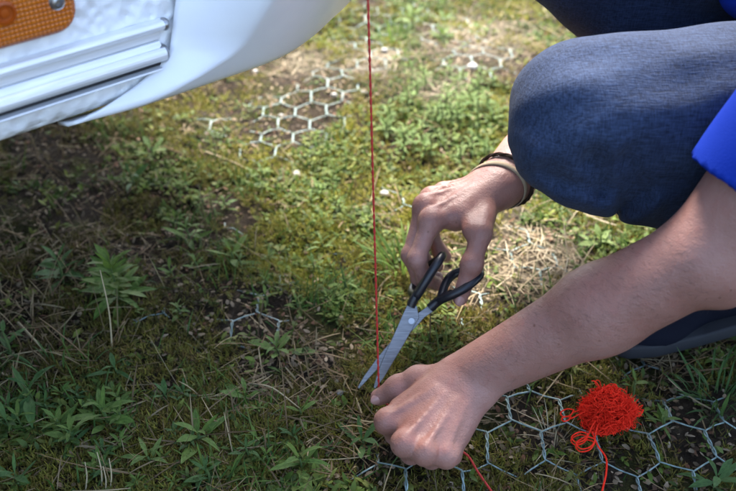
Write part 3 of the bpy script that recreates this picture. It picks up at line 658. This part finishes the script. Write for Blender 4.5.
for k in range(1500):                                             # fuzz
    d = nrm([rs.gauss(0, 1), rs.gauss(0, 1), abs(rs.gauss(0, 1))-.3]); p = yc+d*np.array([.027, .021, .020])*rs.uniform(.6, 1.02); q = p+d*rs.uniform(.001, .005)+np.array([rs.gauss(0, .002), rs.gauss(0, .002), rs.gauss(0, .002)])
    lst.append(tube_arrays(np.array([p, q]), .00022, 3))
V, F = join_arrays(lst); V[:, 2] = np.maximum(V[:, 2], .001); tag(mesh_np('fuzz', V, F, M['yarn'], yarn), kind='stuff')

# ---------------------------------------------------------------- smooth bodies from signed distances
class Pr:                                                        # tapered capsule
    def __init__(s, a, b, ra, rb=None): s.a = np.asarray(a, np.float32); s.b = np.asarray(b, np.float32); s.ra = ra; s.rb = ra if rb is None else rb; s.c = (s.a+s.b)/2; s.r = float(np.linalg.norm(s.b-s.a)/2+max(s.ra, s.rb))
    def ev(s, P, c, R_):
        ab = s.b-s.a; q = P-s.a; t = np.clip(q@ab/(ab@ab+1e-12), 0, 1)
        return np.sqrt(((q-t[:, None]*ab)**2).sum(1))-(s.ra+t*(s.rb-s.ra))
class El:                                                        # ellipsoid with axes
    def __init__(s, c, r, axes=None): s.c = np.asarray(c, np.float32); s.rad = np.asarray(r, np.float32); s.ax = np.asarray(axes if axes is not None else np.eye(3), np.float32); s.r = float(max(r))
    def ev(s, P, c, R_):
        q = (P-s.c)@s.ax.T; k0 = np.sqrt(((q/s.rad)**2).sum(1)); k1 = np.sqrt(((q/s.rad**2)**2).sum(1))+1e-9; return k0*(k0-1)/k1
class Un:                                                        # smooth union
    def __init__(s, k, *ch):
        s.k = k; s.ch = ch; s.c = np.mean([x.c for x in ch], 0); s.r = max(float(np.linalg.norm(x.c-s.c))+x.r for x in ch)+k
    def ev(s, P, c, R_):
        d = None
        for x in s.ch:
            if np.linalg.norm(x.c-c)-x.r-R_ > .05: continue
            e = x.ev(P, c, R_)
            if d is None: d = e
            else:
                h = np.clip(.5+.5*(e-d)/s.k, 0, 1); d = e*(1-h)+d*h-s.k*h*(1-h)
        return np.full(len(P), .05, np.float32) if d is None else d
class Cut:                                                       # a minus b (b hollow), and keep side of planes
    def __init__(s, a, b=None, planes=()): s.a = a; s.b = b; s.pl = planes; s.c = a.c; s.r = a.r
    def ev(s, P, c, R_):
        d = s.a.ev(P, c, R_)
        for (p0, n_) in s.pl: d = np.maximum(d, (P-np.asarray(p0, np.float32))@np.asarray(n_, np.float32))
        if s.b is not None: d = np.maximum(d, -s.b.ev(P, c, R_))
        return d
def polygonize(node, h, disp=None, B=20, smooth_it=3):
    lo = node.c-node.r; pts_lo = [x for x in leaves_of(node)]
    lo = np.min([x.c-x.r for x in pts_lo], 0)-3*h; hi = np.max([x.c+x.r for x in pts_lo], 0)+3*h
    nb = np.ceil((hi-lo)/(h*B)).astype(int); shape = nb*B+1; arr = np.full(shape, .05, np.float32)
    g = np.arange(B+1, dtype=np.float32)*h; gx_, gy_, gz_ = np.meshgrid(g, g, g, indexing='ij'); loc = np.stack([gx_, gy_, gz_], -1).reshape(-1, 3)
    bi = np.stack(np.meshgrid(*[np.arange(n_) for n_ in nb], indexing='ij'), -1).reshape(-1, 3)
    cent = lo+(bi+.5)*B*h; half = B*h*.8661
    dc = eval_chunks(node, cent)
    for b, c, d in zip(bi, cent, dc):
        i, j, k = b*B
        if abs(d) > half*1.25+.016:
            if d < 0: arr[i:i+B+1, j:j+B+1, k:k+B+1] = -.05
            continue
    for b, c, d in zip(bi, cent, dc):
        i, j, k = b*B
        if abs(d) <= half*1.25+.016:
            P_ = loc+(lo+b*B*h).astype(np.float32); v = node.ev(P_, c, half)
            if disp is not None: v = v+disp(P_)
            arr[i:i+B+1, j:j+B+1, k:k+B+1] = v.reshape(B+1, B+1, B+1)
    s = arr < 0; cnt = np.zeros(np.array(shape)-1, np.uint8)
    for a in (0, 1):
        for b in (0, 1):
            for c in (0, 1): cnt += s[a:shape[0]-1+a, b:shape[1]-1+b, c:shape[2]-1+c]
    act = np.flatnonzero((cnt.ravel() > 0) & (cnt.ravel() < 8)); cs = cnt.shape; ijk = np.stack(np.unravel_index(act, cs), -1)
    corner = {}
    for o in np.ndindex(2, 2, 2): corner[o] = arr[ijk[:, 0]+o[0], ijk[:, 1]+o[1], ijk[:, 2]+o[2]]
    acc = np.zeros((len(act), 3)); num = np.zeros(len(act))
    for ax in range(3):
        for o in np.ndindex(2, 2, 2):
            if o[ax]: continue
            o2 = list(o); o2[ax] = 1; va, vb = corner[o], corner[tuple(o2)]; m = (va < 0) != (vb < 0); t = np.where(m, va/(va-vb+1e-20), 0)
            p = np.array(o, float)[None, :].repeat(len(act), 0); p[:, ax] += t; acc[m] += p[m]; num[m] += 1
    V = lo+(ijk+acc/num[:, None])*h
    quads = []
    for ax in range(3):
        a1, a2 = (ax+1) % 3, (ax+2) % 3
        sl0 = [slice(None)]*3; sl1 = [slice(None)]*3; sl0[ax] = slice(0, -1); sl1[ax] = slice(1, None); m = s[tuple(sl0)] != s[tuple(sl1)]
        e = np.stack(np.nonzero(m), -1); e = e[(e[:, a1] > 0) & (e[:, a2] > 0) & (e[:, a1] < cs[a1]) & (e[:, a2] < cs[a2])]; ids = []
        for (d1, d2) in ((-1, -1), (0, -1), (0, 0), (-1, 0)):
            q = e.copy(); q[:, a1] += d1; q[:, a2] += d2; ids.append(np.searchsorted(act, np.ravel_multi_index(q.T, cs)))
        q = np.stack(ids, -1); flip = ~s[e[:, 0], e[:, 1], e[:, 2]]; q[flip] = q[flip][:, ::-1]; quads.append(q)
    Q = np.concatenate(quads)
    E0 = np.concatenate([Q.ravel(), np.roll(Q, -1, 1).ravel()]); E1 = np.concatenate([np.roll(Q, -1, 1).ravel(), Q.ravel()]); deg = np.bincount(E0, minlength=len(V))[:, None]
    for it in range(smooth_it):
        for lam in (.5, -.52):
            L_ = np.stack([np.bincount(E0, V[E1, k], len(V)) for k in range(3)], -1)/np.maximum(deg, 1)-V; V = V+lam*L_
    return V, Q
def leaves_of(n_):
    if isinstance(n_, Un): return [l for x in n_.ch for l in leaves_of(x)]
    if isinstance(n_, Cut): return leaves_of(n_.a)
    return [n_]
def eval_chunks(node, P): return node.ev(P.astype(np.float32), node.c, 1e3)

def finger(mcp, d, nb, flex, lens, rad, lat=0.):
    d = nrm(d); nb = nrm(nb-d*(nb@d)); p = np.asarray(mcp, float); ch = []; J = [p]
    side = np.cross(d, nb)
    if lat: d = nrm(d*math.cos(lat)+side*math.sin(lat))
    for i, (a, L) in enumerate(zip(flex, lens)):
        d, nb = d*math.cos(a)-nb*math.sin(a), nb*math.cos(a)+d*math.sin(a); q = p+d*L
        ch.append(Pr(p, q, rad[i], rad[i+1])); p = q; J.append(p)
        if i < 2: ch.append(El(p+nb*.001, [rad[i+1]*1.08]*3))
    return Un(.003, *ch), J

# joints
L_sh, L_el = np.array([.405, .60, .49]), pt(708, 254, .69)
L_wr = pt(466, 379, .80)
R_sh, R_el, R_wr = np.array([.43, .96, .46]), pt(582, 96, 1.07), pt(499, 188, .925)

# left fist: back of the hand to the camera, fingers curled under it
mc = [ptz(387, 421, .058), ptz(404, 443, .060), ptz(425, 452, .057), ptz(446, 455, .049)]
wr = L_wr; lat = nrm(mc[3]-mc[0]); mdir = nrm((mc[1]+mc[2])/2-wr); nb = nrm(np.cross(mdir, lat)); nb = nb if nb[2] > 0 else -nb
carp = [wr+mdir*.010+lat*o for o in (-.015, -.005, .006, .015)]
palm = [Pr(c-nb*.002, m-nb*.003, .0132, .0112) for c, m in zip(carp, mc)]+[Pr(c+mdir*.006, c*.40+m*.60-nb*.012, .013, .010) for c, m in zip(carp, mc)]
knuck = [El(m+nb*.0022, [.0106]*3) for m in mc]
tend = [Pr(c+mdir*.018+nb*.0108, m+nb*.0108, .0013, .0021) for c, m in zip(carp, mc)]
fl = [finger(m, nrm(m-c)*.75+mdir*.25, nb, fx, ln, rd) for c, m, fx, ln, rd in zip(carp, mc, ((1.7, 1.55, .8), (1.85, 1.5, .8), (1.9, 1.45, .8), (1.9, 1.45, .8)), ((.043, .025, .021), (.045, .028, .022), (.042, .026, .022), (.034, .020, .020)), ((.0098, .0093, .0085, .007), (.0100, .0095, .0088, .0072), (.0096, .0090, .0082, .007), (.0090, .0082, .0074, .0062)))]
th = [wr+mdir*.006-lat*.017-nb*.003, ptz(418, 379, .067), ptz(398, 388, .056), ptz(379, 397, .044)]
thumb = Un(.006, Pr(th[0], th[1], .0130, .0118), Pr(th[1], th[2], .0122, .0105), Pr(th[2], th[3], .0105, .0082), El(th[2], [.0112]*3))
web = Pr(wr+mdir*.03-lat*.018-nb*.004, mc[0]*.62+th[1]*.38-nb*.006, .012, .009)
fill = [Pr((carp[i]+carp[i+1])/2+mdir*.02-nb*.0005, (mc[i]+mc[i+1])/2-mdir*.006-mdir*.004-nb*.003, .0112, .0082) for i in range(3)]
hand_L = Un(.005, Un(.008, *palm, *fill, web), Un(.0015, *knuck), Un(.0018, *[f[0] for f in fl]), thumb)
hand_L = Un(.005, hand_L, *tend)
fa = nrm(L_el-wr); flat = nrm(lat-fa*(lat@fa)); fnb = np.cross(flat, fa)
def along(t): return wr+(L_el-wr)*t
arm_L = Un(.013, Pr(along(.0)+flat*.008, along(.55)+flat*.004, .0162, .0230), Pr(along(.0)-flat*.009, along(.55)-flat*.005, .0162, .0235),
           Pr(along(.04), along(.60), .0195, .0360), Pr(along(.58), along(1.0), .0365, .0345), El(along(.05)+flat*.017+fnb*(.008 if fnb[2] > 0 else -.008), [.010]*3),
           El(L_el+np.array([.014, -.010, -.022]), [.020]*3), Pr(L_el, L_el*.4+L_sh*.6, .0365, .045), Pr(L_el*.5+L_sh*.5, L_sh, .047, .054))
arm_L = Un(.012, arm_L, hand_L)

# right hand: thumb and fingers through the scissor handles
rm = [pt(431, 220, .888), pt(425, 206, .908), pt(431, 199, .930), pt(443, 194, .950)]
rw = R_wr; rlat = nrm(rm[3]-rm[0]); rd_ = nrm((rm[1]+rm[2])/2-rw); rnb = nrm(np.cross(rlat, rd_)); rnb = rnb if rnb[2] > 0 else -rnb
rc = [rw+rd_*.010+rlat*o for o in (-.016, -.005, .005, .015)]
palm = [Pr(c, m-rnb*.003, .0142, .0112) for c, m in zip(rc, rm)]+[Pr(c+rd_*.01, c*.4+m*.6-rnb*.013, .013, .010) for c, m in zip(rc, rm)]
knuck = [El(m+rnb*.0008, [.0116]*3) for m in rm]
tend = [Pr(c+rd_*.015+rnb*.0130, m+rnb*.0105, .0016, .0022) for c, m in zip(rc, rm)]
def chain(pts, rad, k=.004): return Un(k, *[Pr(a, b, r0, r1) for a, b, r0, r1 in zip(pts[:-1], pts[1:], rad[:-1], rad[1:])], *[El(p, [r*1.06]*3) for p, r in zip(pts[1:-1], rad[1:-1])])
f_i = chain([rm[0], pt(417, 259, .884), pt(425, 279, .898), pt(437, 284, .912)], (.0098, .0090, .0082, .0070))
f_m = chain([rm[1], pt(411, 255, .905), pt(420, 280, .915), pt(437, 278, .922)], (.0100, .0092, .0084, .0072))
f_r = chain([rm[2], pt(416, 246, .930), pt(428, 268, .940), pt(437, 266, .945)], (.0102, .0095, .0085, .0072))
f_l = chain([rm[3], pt(430, 232, .955), pt(440, 252, .960), pt(446, 256, .965)], (.0092, .0085, .0076, .0065))
tj = [rw+rd_*.012-rlat*.019-rnb*.006, pt(481, 233, .872), pt(472, 264, .868), pt(460, 298, .878)]
r_thumb = Un(.006, Pr(tj[0], tj[1], .0140, .0108), Pr(tj[1], tj[2], .0106, .0094), Pr(tj[2], tj[3], .0096, .0078), El(tj[2], [.0100]*3))
r_web = Un(.010, Pr(rw+rd_*.034-rlat*.016-rnb*.002, rm[0]*.5+rw*.25+tj[1]*.25, .010, .009), Pr(rw+rd_*.034-rlat*.018-rnb*.004, tj[1]*.8+rm[0]*.2, .010, .009))
hand_R = Un(.007, Un(.010, *palm, r_web), Un(.004, *knuck), Un(.0018, f_i, f_m, f_r, f_l), r_thumb)
hand_R = Un(.005, hand_R, *tend)
ra_ = nrm(R_el-rw); rfl = nrm(rlat-ra_*(rlat@ra_))
def ralong(t): return rw+(R_el-rw)*t
arm_R = Un(.022, Pr(ralong(0)+rfl*.008, ralong(.3)+rfl*.007, .0178, .022), Pr(ralong(0)-rfl*.009, ralong(.3)-rfl*.008, .0178, .0225), Pr(ralong(.1), ralong(.68), .022, .035), Pr(ralong(.66), ralong(1), .037, .037),
           Pr(R_el, R_el*.4+R_sh*.6, .039, .045), Pr(R_el*.5+R_sh*.5, R_sh, .046, .053))
arm_R = Un(.018, arm_R, hand_R)

# trunk, neck and head (beyond the frame, they shade the arms)
pelvis = np.array([.70, .79, .33]); chest = np.array([.53, .78, .50]); neck0 = np.array([.45, .775, .575]); headc = np.array([.345, .765, .70])
hx = nrm([-.80, 0, -.60]); hz = nrm(np.array([-.55, 0, .83])-hx*(np.array([-.55, 0, .83])@hx)); hy = np.cross(hz, hx); HA = np.stack([hx, hy, hz])
def hp(a, b, c): return headc+hx*a+hy*b+hz*c
head = Un(.016, El(headc, [.093, .074, .098], HA), El(hp(.030, 0, -.060), [.060, .052, .055], HA), Pr(hp(.075, 0, -.098), hp(.060, 0, -.09), .020, .028), Pr(hp(.088, 0, .005), hp(.108, 0, -.030), .008, .012), Pr(hp(.095, 0, -.034), hp(.098, 0, -.038), .013),
          Pr(hp(.085, -.038, .022), hp(.085, .038, .022), .011), Pr(hp(.088, -.016, -.060), hp(.088, .016, -.060), .008), El(hp(.072, .034, -.018), [.018, .02, .016], HA), El(hp(.072, -.034, -.018), [.018, .02, .016], HA))
ears = Un(.004, El(hp(-.005, .076, -.008), [.018, .007, .030], HA), El(hp(-.005, -.076, -.008), [.018, .007, .030], HA))
trunk = Un(.05, Pr(pelvis, chest, .105, .105), Pr(chest+[0, -.06, .01], chest+[0, .06, .01], .095), Pr(chest, neck0, .09, .055), Pr(neck0, hp(-.03, 0, -.05), .055, .052), Pr(L_sh+[.02, .03, 0], neck0, .052, .05), Pr(R_sh+[.01, -.03, 0], neck0, .052, .05))
body = Un(.012, Un(.02, trunk, arm_L, arm_R), Un(.012, head, ears))

person = empty('person', (.40, .80, 0)); tag(person, 'person in blue jeans and blue T-shirt crouching, cutting the red string with scissors', 'person')
V, Q = polygonize(body, .0020); V_body = V; mesh_np('body', V, Q, M['skin'], person)
for s_ in (-1, 1):
    bm = bmesh.new(); bmesh.ops.create_uvsphere(bm, u_segments=16, v_segments=10, radius=.0125); c = hp(.079, s_*.034, -.010)
    for v in bm.verts: v.co += Vector(c)
    from_bm('eye', bm, M['eye'], person, True)
hairn = Cut(Un(.01, El(hp(-.012, 0, .014), [.098, .082, .102], HA), Pr(hp(-.085, 0, .0), hp(-.075, 0, -.06), .035, .03)), None, [(hp(.070, 0, .045), nrm(hx*1.0-hz*1.1))])
V, Q = polygonize(hairn, .004, lambda P_: (.0022*np.sin(P_[:, 1]*900+P_[:, 0]*200)).astype(np.float32)); mesh_np('hair', V, Q, M['hair'], person)

for nm, tip, base_, r_ in (('nail', th[3], th[2], .0082), ('nail', tj[3], tj[2], .0078)):
    ax = nrm(tip-base_); up_n = nrm(-CF-ax*(-CF@ax)); sdn = np.cross(ax, up_n); bm = bmesh.new(); bmesh.ops.create_uvsphere(bm, u_segments=16, v_segments=10, radius=1)
    for v in bm.verts:
        x, y, z = v.co; v.co = Vector(tip+ax*(.0005+x*.0062)+sdn*y*.0050+up_n*(r_*.92-.0016*y*y+z*.0011))
    from_bm(nm, bm, M['nail'], person, True)
rs = random.Random(5); hv = []; body_V = V_body
sel = np.nonzero((np.abs(((body_V-L_wr)@fa)/np.linalg.norm(L_el-L_wr)-.52) < .46) & (np.linalg.norm(np.cross(body_V-L_wr, fa), axis=1) < .05))[0]; sel = rng.choice(sel, 1500, replace=False)
axp = L_wr+((body_V[sel]-L_wr)@fa)[:, None]*fa; outn = body_V[sel]-axp; outn /= np.linalg.norm(outn, axis=1)[:, None]; tang = np.cross(outn, fa); k = len(sel)
d1 = -fa*rng.uniform(.2, .8, (k, 1))+tang*rng.normal(.5, .5, (k, 1))+outn*rng.uniform(.15, .5, (k, 1)); d1 /= np.linalg.norm(d1, axis=1)[:, None]; Lh = rng.uniform(.004, .009, (k, 1))
hp0 = body_V[sel]-outn*.0003; hp1 = hp0+d1*Lh*.6; hp2 = hp1+(d1-outn*.35)*Lh*.4; wv = np.cross(d1, outn)*.00007
HV = np.stack([hp0-wv, hp0+wv, hp1-wv*.8, hp1+wv*.8, hp2-wv*.2, hp2+wv*.2], 1).reshape(-1, 3); b_ = np.arange(k)[:, None]*6
tag(mesh_np('arm_hair', HV, np.concatenate([b_+[0, 1, 3, 2], b_+[2, 3, 5, 4]]), M['hair'], person), kind='stuff')

# jeans
kn = pt(584, 113, .735); hipL = np.array([.665, .715, .300]); kl = pt(592, 143, .75); anL = np.array([.515, .73, .150])
knR = np.array([.115, .885, .455]); hipR = np.array([.68, .87, .32]); anR = np.array([.52, .90, .12])
legs = Un(.02, Un(.03, Pr(kn, kn*.5+hipL*.5, .0625, .078), Pr(kn*.5+hipL*.5, hipL, .078, .098), Pr(kl, kl*.45+anL*.55, .055, .062), Pr(kl*.45+anL*.55, anL, .062, .048)),
          Un(.03, Pr(knR, hipR, .068, .098), Pr(knR, knR*.45+anR*.55, .062, .064), Pr(knR*.45+anR*.55, anR, .064, .05)),
          Un(.04, Pr(hipL, hipR, .105), Pr(pelvis, pelvis*.75+chest*.25, .115, .11)))
fold_lines = []
def fpx(pl, d): return [pt(a, b, d) for a, b in pl]
for pl, d, amp, w in (([(590, 160), (615, 180), (644, 202)], .70, .0075, .010), ([(546, 168), (575, 182), (606, 192)], .705, .0048, .008), ([(622, 160), (636, 176), (654, 190)], .70, .006, .008), ([(560, 152), (585, 164), (604, 178)], .69, .0012, .009), ([(520, 140), (528, 158), (540, 172)], .72, -.002, .010), ([(640, 150), (660, 170), (680, 182)], .68, .003, .010), ([(660, 60), (690, 66), (725, 64)], .68, .0015, .014), ([(600, 60), (640, 70), (690, 84)], .67, .0012, .016)):
    fold_lines.append((np.array(smooth_path(fpx(pl, d), 5)), amp, w))
def fold_disp(P_):
    d = np.zeros(len(P_), np.float32)
    a = P_@np.array([60., 25., 45.], np.float32); b = P_@np.array([-35., 70., 50.], np.float32)
    d += .0012*np.sin(a)*np.sin(b*.6+1.3).astype(np.float32)+.0009*np.sin(b*1.7+a*.4)
    px, py, dd = to_px(P_)
    front = (dd < .80)
    if front.any():
        idx = np.nonzero(front)[0]; Pf = P_[idx]
        for L_, amp, w in fold_lines:
            best = np.full(len(idx), 1e9)
            n_ = nrm(CF)
            q0 = Pf-np.outer(Pf@n_, n_); L0 = L_-np.outer(L_@n_, n_)
            for a_, b_ in zip(L0[:-1], L0[1:]):
                ab = b_-a_; t = np.clip(((q0-a_)@ab)/(ab@ab), 0, 1); best = np.minimum(best, ((q0-a_-t[:, None]*ab)**2).sum(1))
            d[idx] += (1.7*amp*np.exp(-best/(w*w))-.3*amp*np.exp(-(np.sqrt(best)-1.6*w)**2/(w*w))).astype(np.float32)
    return d
V, Q = polygonize(legs, .0036, fold_disp); mesh_np('jeans', V, Q, M['denim'], person)

# T-shirt with open sleeves
def sleeve(el, sh, t0, r0, r1): return Pr(el+(sh-el)*t0, sh, r0, r1)
tL, tR = .20, .35
shirt_o = Un(.04, Un(.05, Pr(pelvis+[.01, 0, .03], chest, .128, .130), Pr(chest+[0, -.06, .01], chest+[0, .06, .01], .115), Pr(chest, neck0+[.02, 0, -.02], .115, .085), Pr(L_sh+[.02, .03, 0], neck0+[.02, 0, -.02], .066, .07), Pr(R_sh+[.01, -.03, 0], neck0+[.02, 0, -.02], .066, .07)),
             sleeve(L_el, L_sh, tL-.15, .053, .068), sleeve(R_el, R_sh, tR-.15, .052, .064), Pr(chest+[-.10, -.02, -.04], chest+[.02, 0, -.06], .06, .09), Pr(pt(757, -14, .81), chest, .034, .09))
inner = Un(.01, Pr(L_el*1.3-L_sh*.3, L_el*.5+L_sh*.5, .049, .050), Pr(R_el*1.3-R_sh*.3, R_el*.5+R_sh*.5, .047, .048), Pr(neck0, hp(0, 0, 0), .056, .075))
dL = nrm(L_sh-L_el); dR = nrm(R_sh-R_el)
class Shirt(Cut):
    def ev(s, P_, c, R_):
        d = s.a.ev(P_, c, R_)
        for (el, sh, t, dd) in ((L_el, L_sh, tL, dL), (R_el, R_sh, tR, dR)):
            p0 = el+(sh-el)*t; q = P_-p0.astype(np.float32); ax = q@dd.astype(np.float32); rad = np.sqrt(np.maximum((q**2).sum(1)-ax*ax, 0))
            d = np.where(rad < .11, np.maximum(d, np.where(ax > -.25, -ax, d)), d)
        return np.maximum(d, -s.b.ev(P_, c, R_))
def shirt_disp(P_):
    a = P_@np.array([50., 40., 20.], np.float32); b = P_@np.array([-20., 45., 60.], np.float32)
    return (.0016*np.sin(a+.8*np.sin(b))*np.sin(b*.5)).astype(np.float32)
V, Q = polygonize(Shirt(shirt_o, inner), .0035, shirt_disp); mesh_np('t_shirt', V, Q, M['shirt'], person)

# shoes
def shoe(toe, ball, heel, name='shoe'):
    up_ = np.array([0, 0, 1.]); f1 = nrm(toe-ball); f2 = nrm(ball-heel); n2 = nrm(np.cross(np.cross(f2, up_), f2)); sd_ = nrm(np.cross(f2, up_))
    upper = Un(.02, El(ball*.45+toe*.55+up_*.022, [.052, .042, .026], np.stack([f1, np.cross(up_, f1), up_])), Pr(ball+n2*.030+f2*.01, ball*.45+heel*.55+n2*.048, .032, .036), Pr(ball*.45+heel*.55+n2*.045, heel+n2*.045, .036, .034), Pr(heel*.75+ball*.25+n2*.05, heel*.8+ball*.2+n2*.095, .036, .040))
    o = empty(name, tuple(ball)); o.parent = person; bpy_inv(o, person)
    V, Q = polygonize(upper, .004); u = mesh_np('upper', V, Q, M['shoe']); u.parent = o; u.matrix_parent_inverse = Matrix.Translation(ball).inverted()
    bm = bmesh.new(); path = [(toe+up_*.001, .020), (toe*.8+ball*.2+up_*0, .036), (toe*.5+ball*.5, .045), (ball, .047), (ball*.7+heel*.3, .040), (ball*.35+heel*.65, .034), (ball*.1+heel*.9, .033), (heel-f2*.012, .024)]; rows = []
    for p, w in path: rows.append([bm.verts.new(p+sd_*a*w+up_*b) for (a, b) in ((-1, .002), (-1.03, .020), (1.03, .020), (1, .002))])
    for a, b in zip(rows[:-1], rows[1:]):
        for i in range(4): bm.faces.new((a[i], a[(i+1) % 4], b[(i+1) % 4], b[i]))
    bm.faces.new(rows[0]); bm.faces.new(rows[-1][::-1]); bmesh.ops.recalc_face_normals(bm, faces=bm.faces)
    bmesh.ops.bevel(bm, geom=bm.edges[:], offset=.003, segments=2, profile=.5, affect='EDGES')
    s = from_bm('sole', bm, M['sole'], None, True); s.parent = o; s.matrix_parent_inverse = Matrix.Translation(ball).inverted()
    V, F = tube_arrays(smooth_path([ball*.8+heel*.2+n2*.066+sd_*.012, ball*.6+heel*.4+n2*.085, ball*.4+heel*.6+n2*.090-sd_*.012], 5), .003, 6); l = mesh_np('lace', V, F, M['dark']); l.parent = o; l.matrix_parent_inverse = Matrix.Translation(ball).inverted()
shoe(ptz(606, 344, .0), ptz(692, 321, .002), np.array([.535, .735, .075]))
shoe(np.array([.38, .91, 0]), np.array([.455, .91, .0]), np.array([.63, .905, .03]))

# ---------------------------------------------------------------- bracelets on the right wrist
def ring_pts(t, r1, r2, n=40, tilt=0.):
    c = ralong(t); b1 = rfl; b2 = np.cross(ra_, rfl)
    out = []
    for a in np.arange(n)*2*math.pi/n:                           # lie on the skin: walk outwards until free of the arm
        q0 = c+ra_*tilt*math.sin(a+1); dv = nrm(b1*math.cos(a)+b2*math.sin(a)); rr = np.arange(.010, .060, .0004); P_ = (q0+rr[:, None]*dv).astype(np.float32)
        d = arm_R.ev(P_, q0, .1); k = np.nonzero(d > .0006)[0]; out.append(q0+dv*rr[k[0] if len(k) else -1])
    out = np.array(out)
    for _ in range(3): out = out*.5+.25*(np.roll(out, 1, 0)+np.roll(out, -1, 0))
    return out
band = ring_pts(.02, .0282, .0222); 
bm = bmesh.new(); rows = []
for i, a in enumerate(band):
    o_ = nrm(a-ralong(.02)); rows.append([bm.verts.new(a+ra_*w+o_*t) for (w, t) in ((-.0032, 0), (-.0032, .0010), (0, .0015), (.0032, .0010), (.0032, 0))])
for i in range(len(rows)):
    a, b = rows[i], rows[(i+1) % len(rows)]
    for k in range(5): bm.faces.new((a[k], a[(k+1) % 5], b[(k+1) % 5], b[k]))
bmesh.ops.recalc_face_normals(bm, faces=bm.faces); tag(from_bm('bracelet', bm, M['beige'], None, True), 'beige woven band bracelet around the wrist holding the scissors', 'bracelet')
base = ring_pts(.075, .0286, .0224, 90, .003); lst = []
for k in range(3):
    q = []
    for i, a in enumerate(base):
        o_ = nrm(a-ralong(.075)); an = i*.42+k*2.094; q.append(a+o_*(.0016+.0012*math.cos(an))+ra_*.0014*math.sin(an))
    lst.append(tube_arrays(np.array(q), .0011, 6, True))
V, F = join_arrays(lst); tag(mesh_np('bracelet', V, F, M['brown']), 'dark brown braided cord bracelet above the beige band', 'bracelet')

# ---------------------------------------------------------------- scissors, open around the string
SDEP = .884
sc = empty('scissors', tuple(pt(411, 320, SDEP))); tag(sc, 'steel scissors with black plastic handles closing on the red string', 'scissors')
def sp3(px, py, dd=0.): return pt(px, py, SDEP+dd)
def plate(name, poly, dd, th_, mat, parent, ridge=None):
    bm = bmesh.new(); a = [bm.verts.new(sp3(x, y, dd)) for x, y in poly]; b = [bm.verts.new(sp3(x, y, dd+th_)) for x, y in poly]; n_ = len(poly)
    bm.faces.new(a); bm.faces.new(b[::-1])
    for i in range(n_): bm.faces.new((a[i], a[(i+1) % n_], b[(i+1) % n_], b[i]))
    bmesh.ops.recalc_face_normals(bm, faces=bm.faces); bmesh.ops.bevel(bm, geom=[e for e in bm.edges], offset=.0004, segments=1, affect='EDGES')
    o = from_bm(name, bm, mat); o.parent = parent; o.matrix_parent_inverse = Matrix.Translation(sc.location).inverted(); return o
plate('blade', [(408, 303), (417, 306), (419, 318), (414, 326), (404, 344), (392, 364), (383, 379), (375, 389), (373.5, 387), (377, 374), (385, 354), (395, 332), (402, 316)], -.0012, .0018, M['steel'], sc)
plate('blade', [(432, 303), (437, 309), (425, 317), (416, 327), (403, 340), (388, 358), (373, 374), (359, 389), (357.5, 387), (364, 376), (377, 358), (392, 340), (407, 322), (418, 313)], .0014, .0018, M['steel'], sc)
V, F = tube_arrays(np.array([sp3(411.5, 321, -.003), sp3(411.5, 321, .004)]), .0032, 12)
o = mesh_np('pivot', V, F, M['screw']); o.parent = sc; o.matrix_parent_inverse = Matrix.Translation(sc.location).inverted()
bm = bmesh.new(); bmesh.ops.create_circle(bm, cap_ends=True, segments=12, radius=.0032, matrix=Matrix.Translation(Vector(sp3(411.5, 321, -.003))) @ Vector(-CF).to_track_quat('Z', 'Y').to_matrix().to_4x4())
o = from_bm('pivot_head', bm, M['screw']); o.parent = sc; o.matrix_parent_inverse = Matrix.Translation(sc.location).inverted()
def handle(pxs, rad, shank):
    ps = smooth_path([sp3(*p) for p in pxs]+[sp3(*pxs[0])], 7)[:-1]; V1, F1 = tube_arrays(ps, rad, 8, True)
    V2, F2 = tube_arrays(smooth_path([sp3(*p) for p in shank], 5), .0048, 8); V, F = join_arrays([(V1, F1), (V2, F2)])
    o = mesh_np('handle', V, F, M['black_plastic']); o.parent = sc; o.matrix_parent_inverse = Matrix.Translation(sc.location).inverted()
handle([(417, 296, -.004), (426, 281, -.010), (436, 265, -.012), (442, 256, -.004), (441, 258, .014), (432, 264, .034), (419, 277, .038), (412, 291, .022)], .0046, [(411, 306, 0), (414, 299, -.002), (419, 291, -.004), (426, 281, -.009)])
handle([(440, 300, -.004), (452, 295, -.014), (467, 287, -.018), (479, 276, -.012), (478, 270, .002), (467, 270, .018), (454, 274, .018), (446, 283, .008)], .0046, [(430, 308, .002), (437, 302, 0), (445, 297, -.006), (452, 294, -.012)])
